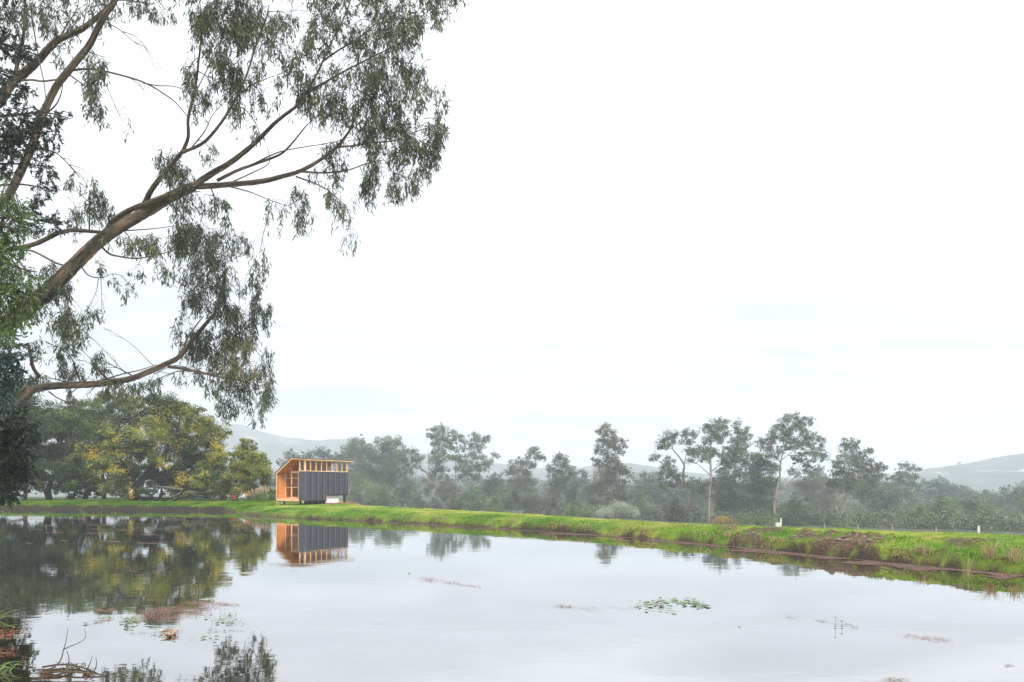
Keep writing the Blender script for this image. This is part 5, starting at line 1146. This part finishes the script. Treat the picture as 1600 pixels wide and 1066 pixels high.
# ------------------------------------------------------------------ floating plants
M['pink_weed'] = leaf_mat('red floating weed', [(0.0, (.12, .055, .045)), (.5, (.23, .115, .10)), (1, (.34, .21, .17))], 0, .7, .2)
M['mud_weed'] = leaf_mat('brownish floating scum', [(0.0, (.06, .032, .026)), (.5, (.14, .082, .066)), (1, (.27, .18, .14))], 0, .8, .2)
M['pad'] = leaf_mat('lily pads', [(0.0, (.020, .045, .012)), (.5, (.06, .12, .03)), (.85, (.16, .24, .06)), (1, (.4, .3, .1))], .1, .35)
M['lily'] = leaf_mat('pale pink flowers', [(0.0, (.30, .12, .10)), (.5, (.42, .28, .20)), (1, (.55, .48, .33))], .2, .5)
def wpt(px, py):
    d = CAMZ*FPX/(py-HZ); return np.array([(px-800)*d/FPX, d])
def flecks(g, r, X, Y, s0, z=.006, asp=1.0):
    n = len(X); k_ = 5; a = np.linspace(0, 2*math.pi, k_, endpoint=False)
    rad = .62*s0*r.uniform(.5, 1.4, (n, 1))*r.uniform(.7, 1.2, (n, k_)); ph = r.uniform(0, 6, (n, 1))
    vx = X[:, None] + rad*np.cos(a+ph)*asp; vy = Y[:, None] + rad*np.sin(a+ph); vz = np.full((n, k_), z) + r.uniform(0, .008, (n, 1))
    V = np.stack([vx, vy, vz], -1); idx = np.arange(n)[:, None]*k_
    t = np.clip(r.normal(.5, .22, n), 0, 1)
    V = V.reshape(-1, 3); g.add(V, np.hstack([idx, idx+1, idx+2, idx+3]), t)
    g.add(V, np.hstack([idx, idx+3, idx+4]), t)
def weed(px, py, rx, ry, n, s0, mat, label, seed, slope=0, cat='floating plants', name='floating_weed', blobs=7, pads=0, padsize=.05, flowers=0, asp=1.3):
    r = np.random.default_rng(seed); c = wpt(px, py); rt = root(name, (c[0], c[1], 0), label, cat, None); b = (c[0], c[1], 0)
    bp_ = np.stack([r.uniform(-.85, .85, blobs), r.uniform(-.7, .7, blobs)], 1); i = r.integers(0, blobs, n)
    q = bp_[i] + r.normal(0, 1, (n, 2))*np.array([.20, .26])
    PX = px + q[:, 0]*rx; PY = py + q[:, 1]*ry + slope*q[:, 0]*rx
    P = np.array([wpt(a, b_) for a, b_ in zip(PX, PY)])
    P = P[r.random(len(P)) < .7]; g = Geo(); flecks(g, r, P[:, 0], P[:, 1], s0*.9, asp=asp); part(g, 'weed_mat', M[mat], rt, b, kind='stuff')
    for j in range(pads):
        q = bp_[r.integers(0, blobs)] + r.normal(0, .5, 2); w = wpt(px+q[0]*rx, py+q[1]*ry+slope*q[0]*rx); g = Geo(); k_ = 12; rr = padsize*r.uniform(.4, 1.0)
        a = np.linspace(.25, 2*math.pi-.25, k_) + r.uniform(0, 6); tilt = r.uniform(.0, .5)*rr; ph = r.uniform(0, 6)
        V = [[w[0], w[1], .014]] + [[w[0]+rr*math.cos(t), w[1]+rr*math.sin(t), .018+max(0, tilt*math.cos(t-ph))+.004*r.uniform()] for t in a]
        g.add(V, [(0, m_, m_+1) for m_ in range(1, k_)], r.uniform(.1, .9)); part(g, 'lily_pad', M['pad'], rt, b)
    for j in range(flowers):
        q = r.normal(0, .35, 2); w = wpt(px+q[0]*rx, py+q[1]*ry); g = Geo(); n_ = 9; a = r.uniform(0, 6, n_)
        D = np.stack([np.cos(a), np.sin(a), r.uniform(.3, 1.3, n_)], 1)
        g.leaves(np.tile([w[0], w[1], .02], (n_, 1)), D, np.tile([0, 0, 1.], (n_, 1))+r.normal(0, .2, (n_, 3)), .055, .03, np.clip(r.normal(.55, .25, n_), 0, 1)); part(g, 'flower', M['lily'], rt, b)
    return rt
weed(268, 958, 70, 12, 5200, .013, 'pink_weed', 'largest raft of red pink floating weed, near the lower left', 1, slope=-.10, blobs=16)
weed(335, 944, 48, 4, 1300, .014, 'pink_weed', 'thin pink tail of weed trailing right from the largest raft', 2, slope=.06, blobs=10)
weed(165, 955, 18, 3.5, 700, .012, 'pink_weed', 'small pink weed patch left of the largest raft', 3, blobs=5)
weed(152, 972, 22, 4, 420, .012, 'pink_weed', 'small pink weed and leaf patch below and left of the largest raft', 4, blobs=5, pads=6, padsize=.04, slope=-.1)
weed(208, 974, 14, 8, 240, .012, 'mud_weed', 'green cluster of pads under the left end of the pink raft', 5, blobs=6, pads=34, padsize=.04)
weed(268, 992, 14, 9, 260, .011, 'pink_weed', 'clump of pale pink flowers with dark pads in front of the largest raft', 6, blobs=6, pads=16, padsize=.035, flowers=34)
weed(236, 991, 30, 5, 240, .009, 'mud_weed', 'loose thread of small stems left of the pale pink flowers', 7, blobs=8, pads=10, padsize=.025)
weed(312, 1000, 26, 7, 120, .009, 'mud_weed', 'few scattered dark pads right of the pale pink flowers', 8, blobs=5, pads=10, padsize=.035)
weed(345, 970, 26, 8, 420, .010, 'mud_weed', 'green and dark pads scattered below the tail of the pink raft', 9, blobs=8, pads=40, padsize=.032)
weed(352, 986, 30, 3, 260, .010, 'pink_weed', 'thin reddish streak of stems below the scattered pads', 10, blobs=6, pads=3, padsize=.03)
weed(700, 910, 44, 6, 1500, .014, 'pink_weed', 'pale pink weed patch in open water right of the cabin reflection', 11, slope=.09, blobs=10, pads=2, padsize=.04)
weed(898, 950, 36, 4, 650, .012, 'pink_weed', 'narrow faint pink weed patch in the middle of the open water', 12, slope=.08, blobs=9, pads=2, padsize=.04)
weed(1020, 944, 22, 7, 520, .013, 'pink_weed', 'left half of the green lily cluster, with pinkish stems', 13, blobs=7, pads=40, padsize=.055)
weed(1070, 942, 32, 6, 220, .012, 'pink_weed', 'right half of the green lily cluster, with rounder brighter pads', 14, slope=.1, blobs=7, pads=40, padsize=.06)
weed(978, 950, 26, 3, 160, .012, 'mud_weed', 'faint stem threads left of the green lily cluster', 15, blobs=4)
weed(1450, 998, 38, 4.5, 900, .010, 'pink_weed', 'long red weed patch near the lower right', 16, slope=.12, blobs=10)
weed(1400, 1063, 30, 3, 260, .009, 'pink_weed', 'red weed strip cut by the bottom edge at the right', 17, blobs=6, pads=5, padsize=.03)
weed(1235, 965, 12, 1.5, 90, .011, 'pink_weed', 'short thin weed streak right of the lily cluster', 18, blobs=3)
weed(1292, 972, 18, 2.5, 170, .011, 'mud_weed', 'thin weed streak left of the two upright water stems', 19, blobs=4, slope=.15)
weed(1335, 979, 26, 3.5, 190, .011, 'mud_weed', 'broken weed streaks right of the two upright water stems', 20, blobs=6, slope=.15)
weed(1153, 980, 7, 1.2, 50, .010, 'pink_weed', 'tiny reddish fleck line left of the short weed streak', 21, blobs=2)
weed(1583, 1040, 16, 2, 110, .009, 'mud_weed', 'dark little weed streak at the right edge near the bottom', 22, blobs=3)
weed(1400, 930, 60, 5, 130, .010, 'mud_weed', 'sparse faint specks below the reflected bank at the right', 23, blobs=9)
weed(448, 883, 46, 3.5, 1700, .016, 'mud_weed', 'thin greyish film of weed under the reflection of the cabin roof', 24, blobs=12)
weed(215, 893, 14, 2, 190, .014, 'pink_weed', 'short pink weed streak amid the dark tree reflection', 25, blobs=4)
weed(222, 899, 12, 1.5, 120, .013, 'pink_weed', 'second short pink streak just below the first in the dark reflection', 26, blobs=3)
weed(170, 884, 14, 1.2, 90, .013, 'pink_weed', 'faint pink streak at the left of the dark tree reflection', 27, blobs=3)
weed(100, 900, 9, 1, 60, .012, 'pink_weed', 'tiny pink streak in the dark water far left', 28, blobs=2)
weed(597, 975, 12, 1, 40, .010, 'pink_weed', 'single little fleck line in the pale water below the cabin', 29, blobs=2)
# two upright water stems
g = Geo()
for px, h in ((1305, .16), (1315, .10)):
    w = wpt(px, 980.5); g.tube([(w[0], w[1], -.05), (w[0]+.005, w[1], h*.6), (w[0], w[1], h)], [.003, .003, .002], 5, smooth=1); g.tube([(w[0]-.03, w[1], h), (w[0], w[1], h+.008), (w[0]+.03, w[1], h)], [.004, .006, .004], 5, smooth=1)
    g.leaves(np.tile([w[0], w[1], .01], (4, 1)), np.array([[1, 0, .3], [-1, .2, .3], [.3, 1, .2], [0, -1, .2]]), np.tile([0, 0, 1.], (4, 1)), .05, .03, .2)
w = wpt(1305, 980.5); solo(g, 'water_plant', M['pad'], (w[0], w[1], 0), 'pair of thin upright water stems poking out of the open water at the right', 'plant')
# scum along the right-hand shore, and thin streaks before the far bank
r = np.random.default_rng(31); g = Geo()
seg = [(SH[i], SH[(i+1) % len(SH)]) for i in range(len(SH))]
n = 150000; i = r.integers(0, 66, n); A = SH[i]; B = SH[i+1]; wlen = np.linalg.norm(B-A, axis=1)
t = r.uniform(0, 1, n)[:, None]; P = A*(1-t)+B*t
nv = -nrm[i] if test > 0 else nrm[i]
width = .40 + 1.5*fbm(P[:, 0]*.5, P[:, 1]*.5, 71)*sstep(-14, -4, P[:, 0])
off = (r.uniform(0, 1, n)**1.25)*width*(1.0+.028*P[:, 1])*(.75+.7*vnoise(P[:, 0]*3, P[:, 1]*3, 73)); P = P + nv*off[:, None]
keep = fbm(P[:, 0]*1.3+P[:, 1]*.6, P[:, 1]*1.3, 72) > .33 + .22*off/width
P = P[keep & (P[:, 0] > -22)]
flecks(g, r, P[:, 0], P[:, 1], .026, asp=1.4)
solo(g, 'shore_weed', M['mud_weed'], (3, 30, 0), 'brownish pink scum of floating weed along the foot of the grassy bank', 'weed', kind='stuff')
g = Geo(); X = []; Y = []
for _ in range(95):
    px = r.uniform(40, 430); py = 806 + abs(r.normal(0, 9)) if r.random() < .8 else r.uniform(805, 850); L_ = r.uniform(6, 34); m_ = int(L_*5)
    q = px + r.uniform(-.5, .5, m_)*L_; yy = py + r.normal(0, .35, m_) + (q-px)*.01
    for a, b in zip(q, yy): w = wpt(a, b); X.append(w[0]); Y.append(w[1])
X = np.array(X); Y = np.array(Y); ok = sdist(X, Y) < -.3; flecks(g, r, X[ok], Y[ok], .032, asp=1.8)
solo(g, 'weed_streaks', M['pink_weed'], (-30, 52, 0), 'thin pinkish streaks of weed lying across the dark reflections before the far bank', 'weed', kind='stuff')
# submerged brushwood and sticks at the lower left
m_wet = bark_mat('wet dead wood', (.020, .013, .009), (.10, .068, .042), 6)
b = wpt(112, 1050); br = root('brushwood', (b[0], b[1], 0), 'tangle of wet dead sticks lying in the shallow water at the lower left', 'brushwood')
bb = (b[0], b[1], 0)
def stick(pts, r0, r1, name='stick'):
    g = Geo(); g.tube([np.array([*wpt(px, py), z]) for px, py, z in pts], np.linspace(r0, r1, len(pts)), 7, smooth=4, wob=.15, rng=r); part(g, name, m_wet, br, bb, True)
stick([(66, 1045, .02), (100, 1042, .03), (130, 1046, .02), (152, 1052, .0)], .013, .007)
stick([(64, 1052, .01), (95, 1053, .03), (128, 1055, .03), (166, 1056, .01)], .016, .008)
stick([(60, 1059, .0), (90, 1057, .02), (110, 1050, .03), (122, 1043, .05)], .016, .006)
stick([(80, 1049, .02), (94, 1040, .06), (100, 1030, .14), (103, 1028, .22), (106, 1024, .36)], .010, .003)
stick([(98, 1030, .12), (112, 1028, .16), (124, 1024, .17), (134, 1018, .20), (131, 1008, .24)], .007, .002)
stick([(103, 1050, .0), (108, 1041, .08), (104, 1036, .16)], .010, .003)
stick([(130, 1056, .0), (140, 1047, .07), (144, 1040, .12)], .010, .003)
stick([(140, 1058, .0), (150, 1050, .06), (150, 1042, .12)], .009, .003)
stick([(38, 1036, .03), (44, 1042, .01), (56, 1044, .0)], .006, .004)
for _ in range(18):
    x0_ = r.uniform(62, 150); y0_ = r.uniform(1041, 1060); x1_ = x0_+r.uniform(-26, 26); y1_ = y0_+r.uniform(-4, 4)
    stick([(x0_, y0_, 0), ((x0_+x1_)/2, (y0_+y1_)/2, r.uniform(.01, .07)), (x1_, y1_, r.uniform(-.01, .06))], r.uniform(.003, .008), .002)
# stems leaning in from the near bank on the left
for i, (px, py, n_, h, lab, mt) in enumerate([(-26, 1005, 9, .62, 'reddish sedge stems leaning over the water at the left edge', 'red_stem'), (-14, 968, 10, .6, 'yellow green grass blades leaning in at the left edge, above the reddish stems', 'lime_leaf'), (-16, 1052, 14, .42, 'leafy green tuft in the bottom left corner', 'lime_leaf')]):
    w = wpt(px, py); rt = root('sedge', (w[0], w[1], 0), lab, 'plant'); rr = np.random.default_rng(300+i); g = Geo()
    for _ in range(n_):
        s0 = np.array([w[0]+rr.normal(0, .12), w[1]+rr.normal(0, .12), -.03]); e = np.array([1, rr.uniform(-.25, .25), rr.uniform(.15, .6)]); e = e/np.linalg.norm(e)*h*rr.uniform(.4, 1)
        g.tube([s0, s0+e*.5+[0, 0, .06], s0+e], [.005, .004, .0015], 4, smooth=2, tint=rr.uniform(.1, 1))
        if mt == 'red_stem' and rr.random() < .6:
            m_ = 16; g.leaves(s0+e+rr.normal(0, .025, (m_, 3)), rr.normal(size=(m_, 3)), rr.normal(size=(m_, 3)), .03, .012, rr.uniform(0, .5, m_))
    part(g, 'stems', M[mt], rt, (w[0], w[1], 0), kind='stuff')
